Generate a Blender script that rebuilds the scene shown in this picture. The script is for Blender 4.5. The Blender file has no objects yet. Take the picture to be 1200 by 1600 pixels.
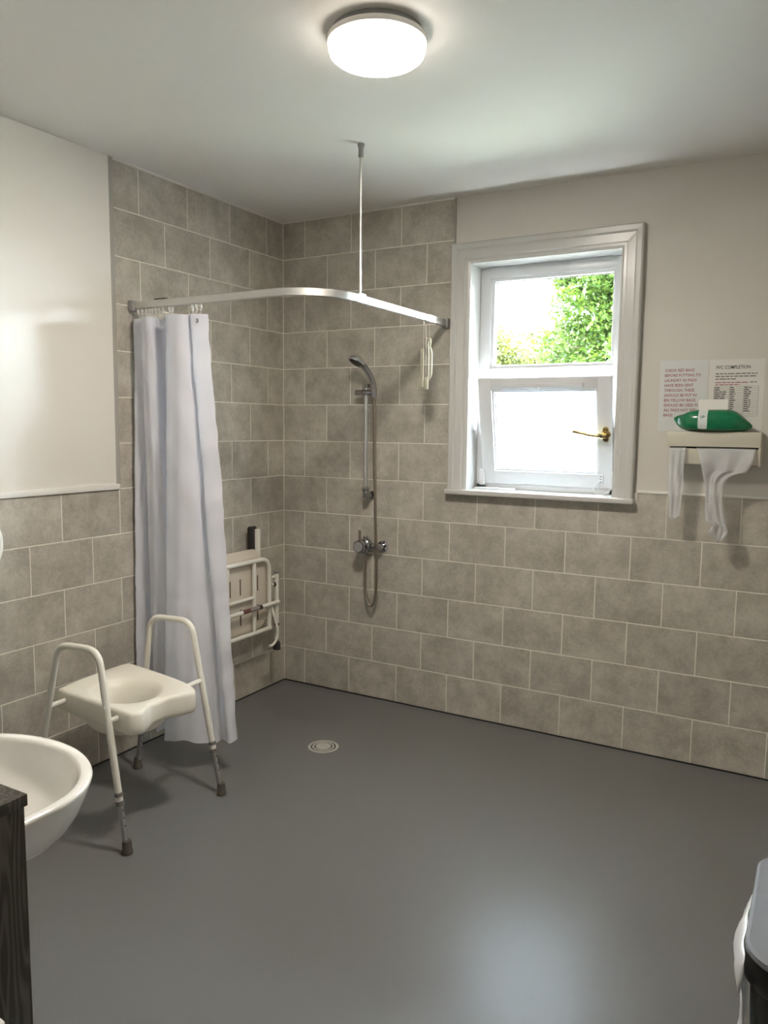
import bpy, bmesh, math, random
from mathutils import Vector, Matrix
random.seed(7)
S = bpy.context.scene
COL = S.collection
PI = math.pi

# ------------------------------------------------------------------ camera
cam_d = bpy.data.cameras.new('camera'); cam = bpy.data.objects.new('camera', cam_d); COL.objects.link(cam)
Rr = ((0.8693327, 0.4941099, 0.0107715), (0.0633947, -0.0898686, -0.9939340), (-0.4901446, 0.8647422, -0.1094496))
cam.matrix_world = Matrix(((Rr[0][0], -Rr[1][0], -Rr[2][0], 2.6987),
                           (Rr[0][1], -Rr[1][1], -Rr[2][1], -3.5895),
                           (Rr[0][2], -Rr[1][2], -Rr[2][2], 1.4994),
                           (0, 0, 0, 1)))
cam_d.sensor_fit = 'VERTICAL'; cam_d.sensor_height = 24.0; cam_d.sensor_width = 18.0
cam_d.lens = 24.0 * 1211.49 / 1600.0
cam_d.clip_start = 0.05; cam_d.clip_end = 200
S.camera = cam

# ------------------------------------------------------------------ world, sun, exposure
LAMP_POWER = 46.0
SKY = 19.0
W = bpy.data.worlds.new('sky'); S.world = W; W.use_nodes = True
bgn = W.node_tree.nodes['Background']
bgn.inputs['Color'].default_value = (0.81, 0.91, 1.0, 1); bgn.inputs['Strength'].default_value = SKY
sun_d = bpy.data.lights.new('sun', 'SUN'); sun_d.energy = 3.0; sun_d.angle = math.radians(0.6); sun_d.color = (1.0, 0.95, 0.86)
sun = bpy.data.objects.new('sun', sun_d); COL.objects.link(sun)
sun.rotation_euler = (math.radians(42), 0, math.radians(24)); sun.location = (4, -8, 12)
S.view_settings.view_transform = 'Standard'; S.view_settings.look = 'None'
S.view_settings.gamma = 1.0; S.view_settings.exposure = 2.18
S.view_settings.use_curve_mapping = False

# ------------------------------------------------------------------ materials
def mat(name, col, rough=0.5, metal=0.0, noise=0.0, nscale=20.0, bump=0.0, bscale=200.0, coat=0.0, spec=0.5, sub=None, rvar=0.0):
    m = bpy.data.materials.new(name); m.use_nodes = True
    nt = m.node_tree; b = nt.nodes['Principled BSDF']
    b.inputs['Base Color'].default_value = (*col, 1); b.inputs['Roughness'].default_value = rough
    b.inputs['Metallic'].default_value = metal; b.inputs['Coat Roughness'].default_value = max(0.03, rough * 0.85) if rough > 0.3 else 0.03; b.inputs['Coat Weight'].default_value = coat
    b.inputs['Specular IOR Level'].default_value = spec
    if noise > 0 or bump > 0 or rvar > 0:
        geo = nt.nodes.new('ShaderNodeNewGeometry')
    if noise > 0:
        n = nt.nodes.new('ShaderNodeTexNoise'); n.inputs['Scale'].default_value = nscale; n.inputs['Detail'].default_value = 6
        nt.links.new(geo.outputs['Position'], n.inputs['Vector'])
        mx = nt.nodes.new('ShaderNodeMix'); mx.data_type = 'RGBA'
        mx.inputs[6].default_value = (*[c * (1 - noise) for c in col], 1); mx.inputs[7].default_value = (*[min(1, c * (1 + noise)) for c in col], 1)
        nt.links.new(n.outputs['Fac'], mx.inputs[0]); nt.links.new(mx.outputs[2], b.inputs['Base Color'])
        if rvar > 0:
            mr = nt.nodes.new('ShaderNodeMapRange'); mr.inputs[3].default_value = rough - rvar; mr.inputs[4].default_value = rough + rvar
            nt.links.new(n.outputs['Fac'], mr.inputs[0]); nt.links.new(mr.outputs[0], b.inputs['Roughness'])
    if bump > 0:
        n2 = nt.nodes.new('ShaderNodeTexNoise'); n2.inputs['Scale'].default_value = bscale; n2.inputs['Detail'].default_value = 4
        nt.links.new(geo.outputs['Position'], n2.inputs['Vector'])
        bp = nt.nodes.new('ShaderNodeBump'); bp.inputs['Strength'].default_value = bump; bp.inputs['Distance'].default_value = 0.002
        nt.links.new(n2.outputs['Fac'], bp.inputs['Height']); nt.links.new(bp.outputs[0], b.inputs['Normal'])
    return m

def tile_material():
    m = bpy.data.materials.new('stone_tile'); m.use_nodes = True
    nt = m.node_tree; b = nt.nodes['Principled BSDF']; L = nt.links.new
    geo = nt.nodes.new('ShaderNodeNewGeometry'); oi = nt.nodes.new('ShaderNodeObjectInfo')
    off = nt.nodes.new('ShaderNodeVectorMath'); off.operation = 'SCALE'; off.inputs[0].default_value = (37, 53, 71)
    L(oi.outputs['Random'], off.inputs['Scale'])
    add = nt.nodes.new('ShaderNodeVectorMath'); add.operation = 'ADD'
    L(geo.outputs['Position'], add.inputs[0]); L(off.outputs[0], add.inputs[1])
    n1 = nt.nodes.new('ShaderNodeTexNoise'); n1.inputs['Scale'].default_value = 9; n1.inputs['Detail'].default_value = 9; n1.inputs['Roughness'].default_value = 0.68
    n2 = nt.nodes.new('ShaderNodeTexNoise'); n2.inputs['Scale'].default_value = 75; n2.inputs['Detail'].default_value = 6; n2.inputs['Roughness'].default_value = 0.7
    L(add.outputs[0], n1.inputs['Vector']); L(add.outputs[0], n2.inputs['Vector'])
    r = nt.nodes.new('ShaderNodeValToRGB'); e = r.color_ramp.elements
    e[0].position = 0.36; e[0].color = (0.385, 0.355, 0.30, 1)
    e[1].position = 0.66; e[1].color = (0.575, 0.54, 0.47, 1)
    mixf = nt.nodes.new('ShaderNodeMath'); mixf.operation = 'MULTIPLY_ADD'; mixf.inputs[1].default_value = 0.42; mixf.inputs[2].default_value = -0.21
    L(n2.outputs['Fac'], mixf.inputs[0])
    sm = nt.nodes.new('ShaderNodeMath'); sm.operation = 'ADD'; L(n1.outputs['Fac'], sm.inputs[0]); L(mixf.outputs[0], sm.inputs[1])
    L(sm.outputs[0], r.inputs['Fac'])
    hv = nt.nodes.new('ShaderNodeMapRange'); hv.inputs[3].default_value = 0.94; hv.inputs[4].default_value = 1.06
    L(oi.outputs['Random'], hv.inputs[0])
    mul = nt.nodes.new('ShaderNodeVectorMath'); mul.operation = 'SCALE'
    L(r.outputs[0], mul.inputs[0]); L(hv.outputs[0], mul.inputs['Scale'])
    L(mul.outputs[0], b.inputs['Base Color'])
    b.inputs['Roughness'].default_value = 0.42; b.inputs['Specular IOR Level'].default_value = 0.35
    bp = nt.nodes.new('ShaderNodeBump'); bp.inputs['Strength'].default_value = 0.06; bp.inputs['Distance'].default_value = 0.002
    L(sm.outputs[0], bp.inputs['Height']); L(bp.outputs[0], b.inputs['Normal'])
    return m

def wood_material():
    m = bpy.data.materials.new('dark_wood_laminate'); m.use_nodes = True
    nt = m.node_tree; b = nt.nodes['Principled BSDF']; L = nt.links.new
    tc = nt.nodes.new('ShaderNodeTexCoord'); mp = nt.nodes.new('ShaderNodeMapping')
    mp.inputs['Scale'].default_value = (9, 9, 0.9)
    L(tc.outputs['Object'], mp.inputs['Vector'])
    n = nt.nodes.new('ShaderNodeTexNoise'); n.inputs['Scale'].default_value = 1.6; n.inputs['Detail'].default_value = 2.5
    L(mp.outputs[0], n.inputs['Vector'])
    k = nt.nodes.new('ShaderNodeMath'); k.operation = 'MULTIPLY'; k.inputs[1].default_value = 95; L(n.outputs['Fac'], k.inputs[0])
    sn = nt.nodes.new('ShaderNodeMath'); sn.operation = 'SINE'; L(k.outputs[0], sn.inputs[0])
    n2 = nt.nodes.new('ShaderNodeTexNoise'); n2.inputs['Scale'].default_value = 30; n2.inputs['Detail'].default_value = 5; L(mp.outputs[0], n2.inputs['Vector'])
    a = nt.nodes.new('ShaderNodeMath'); a.operation = 'MULTIPLY_ADD'; a.inputs[1].default_value = 0.9; L(n2.outputs['Fac'], a.inputs[0]); L(sn.outputs[0], a.inputs[2])
    r = nt.nodes.new('ShaderNodeValToRGB'); e = r.color_ramp.elements
    e[0].position = 0.35; e[0].color = (0.040, 0.034, 0.025, 1); e[1].position = 1.0; e[1].color = (0.115, 0.104, 0.084, 1)
    mr = nt.nodes.new('ShaderNodeMapRange'); mr.inputs[1].default_value = -1.0; mr.inputs[2].default_value = 1.9; L(a.outputs[0], mr.inputs[0])
    L(mr.outputs[0], r.inputs['Fac']); L(r.outputs[0], b.inputs['Base Color']); b.inputs['Roughness'].default_value = 0.45
    return m

def emit_mat(name, col, st):
    m = bpy.data.materials.new(name); m.use_nodes = True; nt = m.node_tree; nt.nodes.clear()
    o = nt.nodes.new('ShaderNodeOutputMaterial'); e = nt.nodes.new('ShaderNodeEmission')
    e.inputs['Color'].default_value = (*col, 1); e.inputs['Strength'].default_value = st
    nt.links.new(e.outputs[0], o.inputs[0]); return m

def mix_mat(name, kind, col, fac, rough=0.4, col2=(1, 1, 1)):
    """diffuse/glossy body mixed with transparency or translucency"""
    m = bpy.data.materials.new(name); m.use_nodes = True; nt = m.node_tree; nt.nodes.clear(); L = nt.links.new
    o = nt.nodes.new('ShaderNodeOutputMaterial'); mx = nt.nodes.new('ShaderNodeMixShader'); mx.inputs[0].default_value = fac
    if kind == 'translucent':
        a = nt.nodes.new('ShaderNodeBsdfPrincipled'); a.inputs['Base Color'].default_value = (*col, 1); a.inputs['Roughness'].default_value = rough
        b = nt.nodes.new('ShaderNodeBsdfTranslucent'); b.inputs['Color'].default_value = (*col2, 1)
    elif kind == 'transparent':
        a = nt.nodes.new('ShaderNodeBsdfPrincipled'); a.inputs['Base Color'].default_value = (*col, 1); a.inputs['Roughness'].default_value = rough
        b = nt.nodes.new('ShaderNodeBsdfTransparent'); b.inputs['Color'].default_value = (*col2, 1)
    elif kind == 'pane':
        a = nt.nodes.new('ShaderNodeBsdfTransparent'); a.inputs['Color'].default_value = (*col, 1)
        b = nt.nodes.new('ShaderNodeBsdfGlossy'); b.inputs['Roughness'].default_value = 0.02
        fr = nt.nodes.new('ShaderNodeFresnel'); fr.inputs['IOR'].default_value = 1.45; L(fr.outputs[0], mx.inputs[0])
    L(a.outputs[0], mx.inputs[1]); L(b.outputs[0], mx.inputs[2]); L(mx.outputs[0], o.inputs[0]); return m

M = dict(
    paint=mat('white_wall_paint', (0.655, 0.625, 0.57), 0.6, bump=0.08, bscale=90),
    ceil=mat('white_ceiling_paint', (0.82, 0.805, 0.765), 0.75, bump=0.05, bscale=120),
    gloss_panel=mat('glossy_white_panel', (0.86, 0.83, 0.765), 0.28, bump=0.02, bscale=14),
    grout=mat('pale_grout', (0.84, 0.80, 0.71), 0.85, noise=0.06, nscale=40),
    tile=tile_material(),
    floor=mat('grey_safety_vinyl', (0.150, 0.149, 0.148), 0.36, noise=0.07, nscale=160, bump=0.12, bscale=600, rvar=0.04, coat=0.45),
    gloss_white=mat('gloss_white_paint', (0.59, 0.58, 0.555), 0.25),
    upvc=mat('white_upvc', (0.74, 0.75, 0.77), 0.3),
    trim=mat('white_trim', (0.80, 0.78, 0.73), 0.4),
    grey_trim=mat('grey_bead', (0.42, 0.40, 0.36), 0.45),
    ceramic=mat('white_ceramic', (0.88, 0.85, 0.80), 0.08, coat=0.5),
    chrome=mat('chrome', (0.78, 0.79, 0.81), 0.07, 1.0),
    dark_chrome=mat('dark_chrome', (0.42, 0.42, 0.43), 0.09, 1.0),
    steel_hose=mat('steel_hose', (0.46, 0.41, 0.35), 0.2, 1.0),
    alu=mat('satin_aluminium', (0.60, 0.59, 0.57), 0.42, 1.0),
    alu_cap=mat('grey_plastic_cap', (0.33, 0.33, 0.33), 0.45),
    leg_alu=mat('aluminium_leg', (0.55, 0.55, 0.55), 0.38, 1.0),
    brass=mat('polished_brass', (0.62, 0.47, 0.22), 0.18, 1.0),
    cream=mat('cream_powder_coat', (0.80, 0.78, 0.70), 0.3),
    seatplastic=mat('ivory_moulded_plastic', (0.86, 0.82, 0.72), 0.33),
    beige=mat('beige_plastic', (0.66, 0.585, 0.485), 0.45),
    slot=mat('dark_slot', (0.12, 0.085, 0.055), 0.7),
    rubber=mat('dark_rubber', (0.035, 0.033, 0.03), 0.6),
    brownrub=mat('brown_rubber', (0.085, 0.075, 0.06), 0.6),
    greycol=mat('grey_collar', (0.18, 0.17, 0.16), 0.5),
    black=mat('black_plastic', (0.018, 0.017, 0.017), 0.35),
    binlid=mat('grey_bin_lid', (0.25, 0.265, 0.30), 0.25, noise=0.06, nscale=60),
    bag=mix_mat('white_bin_bag', 'translucent', (0.80, 0.80, 0.79), 0.25, 0.3),
    redlabel=mat('maroon_label', (0.16, 0.055, 0.05), 0.5),
    greylabel=mat('grey_label', (0.28, 0.25, 0.22), 0.5),
    paper=mat('white_paper', (0.74, 0.72, 0.68), 0.7),
    coolpaper=mat('cool_white_paper', (0.68, 0.69, 0.68), 0.4),
    redink=mat('red_ink', (0.33, 0.07, 0.09), 0.7),
    blackink=mat('black_ink', (0.03, 0.03, 0.03), 0.7),
    greyink=mat('grey_ink', (0.17, 0.165, 0.15), 0.7),
    darkink=mat('smudged_ink', (0.07, 0.068, 0.06), 0.7),
    disp=mat('cream_dispenser', (0.60, 0.57, 0.47), 0.45),
    green=mat('green_film', (0.002, 0.165, 0.060), 0.2, noise=0.35, nscale=30, coat=0.3),
    label=mat('pale_label', (0.60, 0.66, 0.64), 0.35),
    icon=mat('dark_green_print', (0.03, 0.12, 0.12), 0.5),
    apron=mix_mat('clear_white_polythene', 'transparent', (0.80, 0.81, 0.82), 0.58, 0.12, (0.96, 0.97, 0.98)),
    curtain=mix_mat('white_curtain_fabric', 'translucent', (0.84, 0.845, 0.90), 0.32, 0.75, (0.85, 0.87, 0.95)),
    hook=mix_mat('clear_plastic_hook', 'transparent', (0.85, 0.85, 0.82), 0.35, 0.2, (0.95, 0.95, 0.95)),
    cleardish=mix_mat('clear_soap_dish', 'transparent', (0.5, 0.48, 0.43), 0.87, 0.1, (0.96, 0.96, 0.95)),
    frosted=mix_mat('frosted_glass', 'translucent', (0.85, 0.88, 0.9), 0.85, 0.25, (0.72, 0.75, 0.77)),
    pane=mix_mat('clear_glass', 'pane', (0.97, 0.99, 0.98), 0.05),
    lampglow=emit_mat('lit_diffuser', (1.0, 0.91, 0.80), LAMP_POWER),
    lampside=emit_mat('lit_diffuser_edge', (1.0, 0.90, 0.79), LAMP_POWER * 0.055),
    lampbase=mat('lamp_base_plastic', (0.90, 0.87, 0.83), 0.4),
    wood=wood_material(),
    ivory=mat('ivory_thermometer', (0.62, 0.59, 0.46), 0.4),
    string=mat('pale_string', (0.62, 0.55, 0.47), 0.8),
    bark=mat('tree_bark', (0.10, 0.075, 0.05), 0.9, noise=0.4, nscale=8),
    grass=mat('lawn_grass', (0.17, 0.17, 0.125), 0.9, noise=0.4, nscale=3),
    brickout=mat('outer_render', (0.45, 0.40, 0.34), 0.9),
    steel=mat('drain_steel', (0.52, 0.50, 0.45), 0.42, 0.2),
)
def leaf_material(name, c1, c2):
    m = mix_mat(name, 'translucent', c1, 0.35, 0.5, tuple(min(1, c * 1.5) for c in c2))
    nt = m.node_tree
    g = nt.nodes.new('ShaderNodeNewGeometry'); mp = nt.nodes.new('ShaderNodeMix'); mp.data_type = 'RGBA'
    mp.inputs[6].default_value = (*c1, 1); mp.inputs[7].default_value = (*c2, 1)
    nt.links.new(g.outputs['Random Per Island'], mp.inputs[0])
    for nd in nt.nodes:
        if nd.type == 'BSDF_PRINCIPLED': nt.links.new(mp.outputs[2], nd.inputs['Base Color'])
    return m
M['leaf1'] = leaf_material('broad_green_leaf', (0.014, 0.042, 0.006), (0.050, 0.080, 0.008))
M['leaf2'] = leaf_material('pale_green_leaf', (0.030, 0.046, 0.009), (0.068, 0.074, 0.013))

# ------------------------------------------------------------------ mesh helpers
def link(name, me, m=None, parent=None, loc=None, rot=None, smooth=False):
    o = bpy.data.objects.new(name, me); COL.objects.link(o)
    if m is not None:
        mm = M[m] if isinstance(m, str) else m
        if me is not None and len(me.materials) == 0: me.materials.append(mm)
    if smooth and me is not None:
        for p in me.polygons: p.use_smooth = True
    if parent is not None: o.parent = parent
    if loc is not None: o.location = loc
    if rot is not None: o.rotation_euler = rot
    return o

class MB:
    def __init__(s): s.v = []; s.f = []; s.sm = []
    def add(s, vs, fs, smooth=False):
        n = len(s.v); s.v += [tuple(v) for v in vs]
        for f in fs: s.f.append(tuple(i + n for i in f)); s.sm.append(smooth)
        return s
    def box(s, x0, x1, y0, y1, z0, z1):
        vs = [(x, y, z) for x in (x0, x1) for y in (y0, y1) for z in (z0, z1)]
        return s.add(vs, [(0, 1, 3, 2), (4, 6, 7, 5), (0, 4, 5, 1), (2, 3, 7, 6), (0, 2, 6, 4), (1, 5, 7, 3)])
    def rbox(s, x0, x1, y0, y1, z0, z1, b=0.004, seg=2):
        bm = bmesh.new(); bmesh.ops.create_cube(bm, size=1)
        bmesh.ops.scale(bm, vec=(x1 - x0, y1 - y0, z1 - z0), verts=bm.verts)
        bmesh.ops.translate(bm, vec=((x0 + x1) / 2, (y0 + y1) / 2, (z0 + z1) / 2), verts=bm.verts)
        bmesh.ops.bevel(bm, geom=bm.edges[:], offset=b, segments=seg, profile=0.6, affect='EDGES')
        bm.verts.index_update()
        s.add([v.co[:] for v in bm.verts], [[v.index for v in f.verts] for f in bm.faces], True); bm.free(); return s
    def loft(s, rings, closed=True, cap0=True, cap1=True, smooth=True):
        n = len(rings[0]); vs = [p for r in rings for p in r]; fs = []
        for i in range(len(rings) - 1):
            for j in range(n if closed else n - 1):
                k = (j + 1) % n
                fs.append((i * n + j, i * n + k, (i + 1) * n + k, (i + 1) * n + j))
        s.add(vs, fs, smooth)
        b = len(s.v) - len(vs)
        if cap0: s.f.append(tuple(b + j for j in range(n - 1, -1, -1))); s.sm.append(False)
        if cap1: s.f.append(tuple(b + (len(rings) - 1) * n + j for j in range(n))); s.sm.append(False)
        return s
    def tube(s, pts, r, n=12, cap=True):
        pts = [Vector(p) for p in pts]; rs = r if isinstance(r, (list, tuple)) else [r] * len(pts)
        rings = []; prev = None
        for i, p in enumerate(pts):
            t = (pts[min(i + 1, len(pts) - 1)] - pts[max(i - 1, 0)]).normalized()
            if prev is None:
                a = Vector((0, 0, 1)) if abs(t.z) < 0.9 else Vector((1, 0, 0)); u = t.cross(a).normalized()
            else:
                u = (prev - t * prev.dot(t)).normalized()
            prev = u; w = t.cross(u)
            rings.append([p + (u * math.cos(2 * PI * k / n) + w * math.sin(2 * PI * k / n)) * rs[i] for k in range(n)])
        return s.loft(rings, True, cap, cap)
    def lathe(s, prof, c=(0, 0, 0), n=32, axis='z'):
        rings = []
        for r, h in prof:
            ring = []
            for k in range(n):
                a = 2 * PI * k / n; u, w = max(r, 1e-5) * math.cos(a), max(r, 1e-5) * math.sin(a)
                if axis == 'z': q = (c[0] + u, c[1] + w, c[2] + h)
                elif axis == 'y': q = (c[0] + u, c[1] + h, c[2] + w)
                else: q = (c[0] + h, c[1] + u, c[2] + w)
                ring.append(q)
            rings.append(ring)
        return s.loft(rings, True, True, True)
    def prism(s, pts, plane, a, b, smooth=False):
        def q(p, h):
            return {'xy': (p[0], p[1], h), 'xz': (p[0], h, p[1]), 'yz': (h, p[0], p[1])}[plane]
        n = len(pts); vs = [q(p, a) for p in pts] + [q(p, b) for p in pts]
        fs = [tuple(range(n - 1, -1, -1)), tuple(range(n, 2 * n))] + [(i, (i + 1) % n, n + (i + 1) % n, n + i) for i in range(n)]
        return s.add(vs, fs, smooth)
    def mesh(s, name):
        me = bpy.data.meshes.new(name); me.from_pydata(s.v, [], s.f)
        bm = bmesh.new(); bm.from_mesh(me); bmesh.ops.recalc_face_normals(bm, faces=bm.faces); bm.to_mesh(me); bm.free()
        for p, q in zip(me.polygons, s.sm): p.use_smooth = q
        return me
    def build(s, name, m, parent=None, kind=None, sharp=True):
        me = s.mesh(name)
        o = link(name, me, m, parent)
        if sharp and any(s.sm):
            try: me.set_sharp_from_angle(angle=math.radians(42))
            except Exception: pass
        if kind: o['kind'] = kind
        return o

def tag(o, label, cat, group=None):
    o['label'] = label; o['category'] = cat
    if group: o['group'] = group
    return o
def thing(name, label, cat, loc=(0, 0, 0), group=None):
    o = bpy.data.objects.new(name, None); COL.objects.link(o); o.empty_display_size = 0.05
    o.location = loc
    return tag(o, label, cat, group)
def settle():
    pass
def adopt(root, parts):
    """parent parts (built in world coordinates) to a root that stands at its own base"""
    inv = Matrix.Translation(-root.location)
    for p in parts:
        p.parent = root; p.matrix_parent_inverse = inv
def arc_path(pts, rad, n=7):
    """polyline with rounded corners"""
    pts = [Vector(p) for p in pts]; out = [pts[0]]
    for i in range(1, len(pts) - 1):
        a, b, c = pts[i - 1], pts[i], pts[i + 1]
        d1 = (a - b).normalized(); d2 = (c - b).normalized()
        r = min(rad, (a - b).length * 0.48, (c - b).length * 0.48)
        p0, p1 = b + d1 * r, b + d2 * r
        for k in range(n + 1):
            t = k / n; out.append(p0 * (1 - t) ** 2 + b * 2 * t * (1 - t) + p1 * t * t)
    out.append(pts[-1]); return out
def catmull(pts, n=8):
    P = [Vector(p) for p in pts]; P = [P[0] * 2 - P[1]] + P + [P[-1] * 2 - P[-2]]; out = []
    for i in range(1, len(P) - 2):
        for k in range(n):
            t = k / n; a, b, c, d = P[i - 1:i + 3]
            out.append(0.5 * ((2 * b) + (c - a) * t + (2 * a - 5 * b + 4 * c - d) * t * t + (3 * b - a - 3 * c + d) * t ** 3))
    out.append(P[-2]); return out

# ------------------------------------------------------------------ room shell
H = 2.617; RX = 3.35; RY = -4.60; T0 = 0.01; TW = 0.30158
ROWZ = [H] + [T0 + 0.205 + (12 - k) * 0.2 for k in range(1, 13)] + [T0]     # top of row1 ... bottom of row13
L7 = ROWZ[7]
TS = 0.008     # tile thickness; tile faces stand in the planes x=0 and y=0
OX0, OX1, OZ0, OZ1 = 1.14, 1.865, 1.188, 2.294    # window opening

def shell(name, mb, m): return mb.build(name, m, kind='structure')
# floor with a coved edge
prof = [(0.0, 0.0085), (0.010, 0.0066), (0.022, 0.0042), (0.036, 0.0022), (0.050, 0.0009), (0.065, 0.0001), (0.075, 0.0), (0.12, 0.0)]
rings = []
for d, z in prof:
    d2 = d - TS
    rings.append([(d2, RY - d2 + 2 * d2, z), (RX - d2, RY + d2, z), (RX - d2, -d2, z), (d2, -d2, z)])
fm = MB(); fm.loft(rings, True, False, True, True)
fm.box(-0.2, RX + 0.2, RY - 0.2, 0.2, -0.2, -0.02)
floor = shell('floor', fm, 'floor')
ceiling = shell('ceiling', MB().box(-0.3, RX + 0.3, RY - 0.3, 0.3, H, H + 0.2), 'ceil')
wall_left = shell('wall_left', MB().box(-0.3, -TS - 0.002, RY - 0.3, 0.3, -0.02, H), 'paint')
y0, y1 = TS + 0.002, 0.30
wb = MB().box(-0.01, OX0, y0, y1, -0.02, H).box(OX1, RX + 0.3, y0, y1, -0.02, H).box(OX0, OX1, y0, y1, -0.02, OZ0).box(OX0, OX1, y0, y1, OZ1, H)
wall_back = shell('wall_back', wb, 'paint')
wall_right = shell('wall_right', MB().box(RX, RX + 0.3, RY - 0.3, 0.01, -0.02, H), 'paint')
wall_front = shell('wall_front', MB().box(-0.01, RX, RY - 0.3, RY, -0.02, H), 'paint')
wall_part = shell('wall_partition', MB().box(-0.009, 1.56, -3.16, -3.052, 0.0, H), 'paint')

# grout beds
TE = 1.045    # right end of the full-height tiling on the window wall
g = MB().box(0, TE, 0.0011, y0, T0, H)
g.box(TE, OX0, 0.0011, y0, T0, L7).box(OX1, RX, 0.0011, y0, T0, L7).box(OX0, OX1, 0.0011, y0, T0, OZ0 - 0.02)
g.build('grout_bed', 'grout', wall_back)
TL = 1.193
MB().box(-y0, -0.0011, -TL, 0, T0, H).box(-y0, -0.0011, -3.05, -TL, T0, L7).build('grout_bed', 'grout', wall_left)

tile_cache = {}
def tile_mesh(w, h):
    k = (round(w, 3), round(h, 3))
    if k not in tile_cache:
        hw, hh, c = w / 2, h / 2, 0.0012
        mb = MB()
        r0 = [(-hw, TS, -hh), (hw, TS, -hh), (hw, TS, hh), (-hw, TS, hh)]
        r1 = [(x, c, z) for x, _, z in r0]
        r2 = [(x - math.copysign(c, x), 0, z - math.copysign(c, z)) for x, _, z in r0]
        mb.loft([r0, r1, r2], True, True, True, False)
        me = mb.mesh('tile'); me.materials.append(M['tile']); tile_cache[k] = me
    return tile_cache[k]
GAP = 0.0042
def lay(row, first, end, place):
    """tiles of one row: joints at first + k*TW, cut at the wall's end"""
    zt, zb = ROWZ[row - 1], ROWZ[row]
    if row == 1: zt -= 0.006
    a = 0.0; j = first
    while a < end - 0.004:
        b = min(j, end)
        if b - a > 0.012: place(a, b, zb, zt)
        a = b; j += TW
def put_back(a, b, zb, zt):
    if zt > L7 - 0.001 or b < 1.036 or a > 1.966 or zt < L7 - 0.05 and zt < 1.16:
        link('tile', tile_mesh(b - a - GAP, zt - zb - GAP), None, wall_back, ((a + b) / 2, 0, (zb + zt) / 2))
def put_back_cut(a, b, zb, zt):
    """the row that runs under the window board: tiles notched around it"""
    cz = 1.164; x0, x1 = 1.030, 1.972; q = GAP / 2
    a += q; b -= q; zb += q; zt -= q
    pts = [(a, zb), (b, zb)]
    if b > x1: pts += [(b, zt)] + ([(x1, zt), (x1, cz)] if a < x1 else [])
    elif b > x0: pts += [(b, cz)]
    else: pts += [(b, zt)]
    if a < x0 < b: pts += [(x0, cz), (x0, zt), (a, zt)]
    elif a >= x1 or b <= x0: pts += [(a, zt)]
    else: pts += [(a, cz)]
    cx, cz0 = (a + b) / 2, (zb + zt) / 2
    me = MB().prism([(p[0] - cx, p[1] - cz0) for p in pts], 'xz', 0, TS).mesh('tile'); me.materials.append(M['tile'])
    link('tile', me, None, wall_back, (cx, 0, cz0))
def put_back_plain(a, b, zb, zt):
    link('tile', tile_mesh(b - a - GAP, zt - zb - GAP), None, wall_back, ((a + b) / 2, 0, (zb + zt) / 2))
def put_left(a, b, zb, zt):
    link('tile', tile_mesh(b - a - GAP, zt - zb - GAP), None, wall_left, (0, -(a + b) / 2, (zb + zt) / 2), (0, 0, PI / 2))
for row in range(1, 14):
    odd = row % 2 == 1
    if row <= 7: lay(row, 0.1456 if odd else 0.2942, TE, put_back_plain)
    elif row == 8: lay(row, 0.2942, RX - 0.004, put_back_cut)
    else: lay(row, 0.1456 if odd else 0.2942, RX - 0.004, put_back_plain)
    lay(row, 0.1437 if odd else 0.2925, TL if row <= 7 else 3.048, put_left)

# beads and trims
n_tr = [0]
def trim(mb, m='trim'):
    n_tr[0] += 1; return shell('trim_%d' % n_tr[0], mb, m)
trim(MB().rbox(0.0, 0.008, -TL, 0.0, H - 0.007, H, 0.002))                        # ceiling bead, left wall
trim(MB().rbox(0.008, TE, -0.006, 0.001, H - 0.006, H, 0.002))                    # ceiling bead, window wall
trim(MB().rbox(-0.0008, 0.002, -0.003, 0.0008, T0, H - 0.007, 0.0006), 'grout')   # corner joint
trim(MB().rbox(TE - 0.001, TE + 0.006, -0.004, y0, 2.395, H, 0.001), 'grey_trim')         # end bead by the window wall paint
trim(MB().rbox(1.972, RX, -0.004, y0, L7 - 0.001, L7 + 0.012, 0.003))             # bead on top of the right-hand tiling
trim(MB().rbox(-y0, 0.004, -TL - 0.022, -TL, L7, H, 0.002), 'grey_trim')          # upright bead beside the glossy panel
trim(MB().rbox(-y0, 0.010, -3.05, -TL - 0.008, L7 - 0.002, L7 + 0.022, 0.004))    # bead below the glossy panel
trim(MB().rbox(0.0, RX, -0.0035, 0.001, 0.003, T0 + 0.002, 0.001), 'black')       # sealant line along the window wall
trim(MB().rbox(-0.001, 0.0035, -3.05, 0.0, 0.003, T0 + 0.002, 0.001), 'black')    # sealant line along the left wall
panel = MB().rbox(-y0, 0.002, -3.05, -TL - 0.018, L7 + 0.014, H - 0.001, 0.002).build('wall_panel', 'gloss_panel')
tag(panel, 'large glossy white wall panel above the tiles on the left', 'wall panel')

# ------------------------------------------------------------------ window
wn = bpy.data.objects.new('window_1', None); COL.objects.link(wn); wn['kind'] = 'structure'; wn.location = ((OX0 + OX1) / 2, 0, OZ0)
wparts = []
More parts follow.
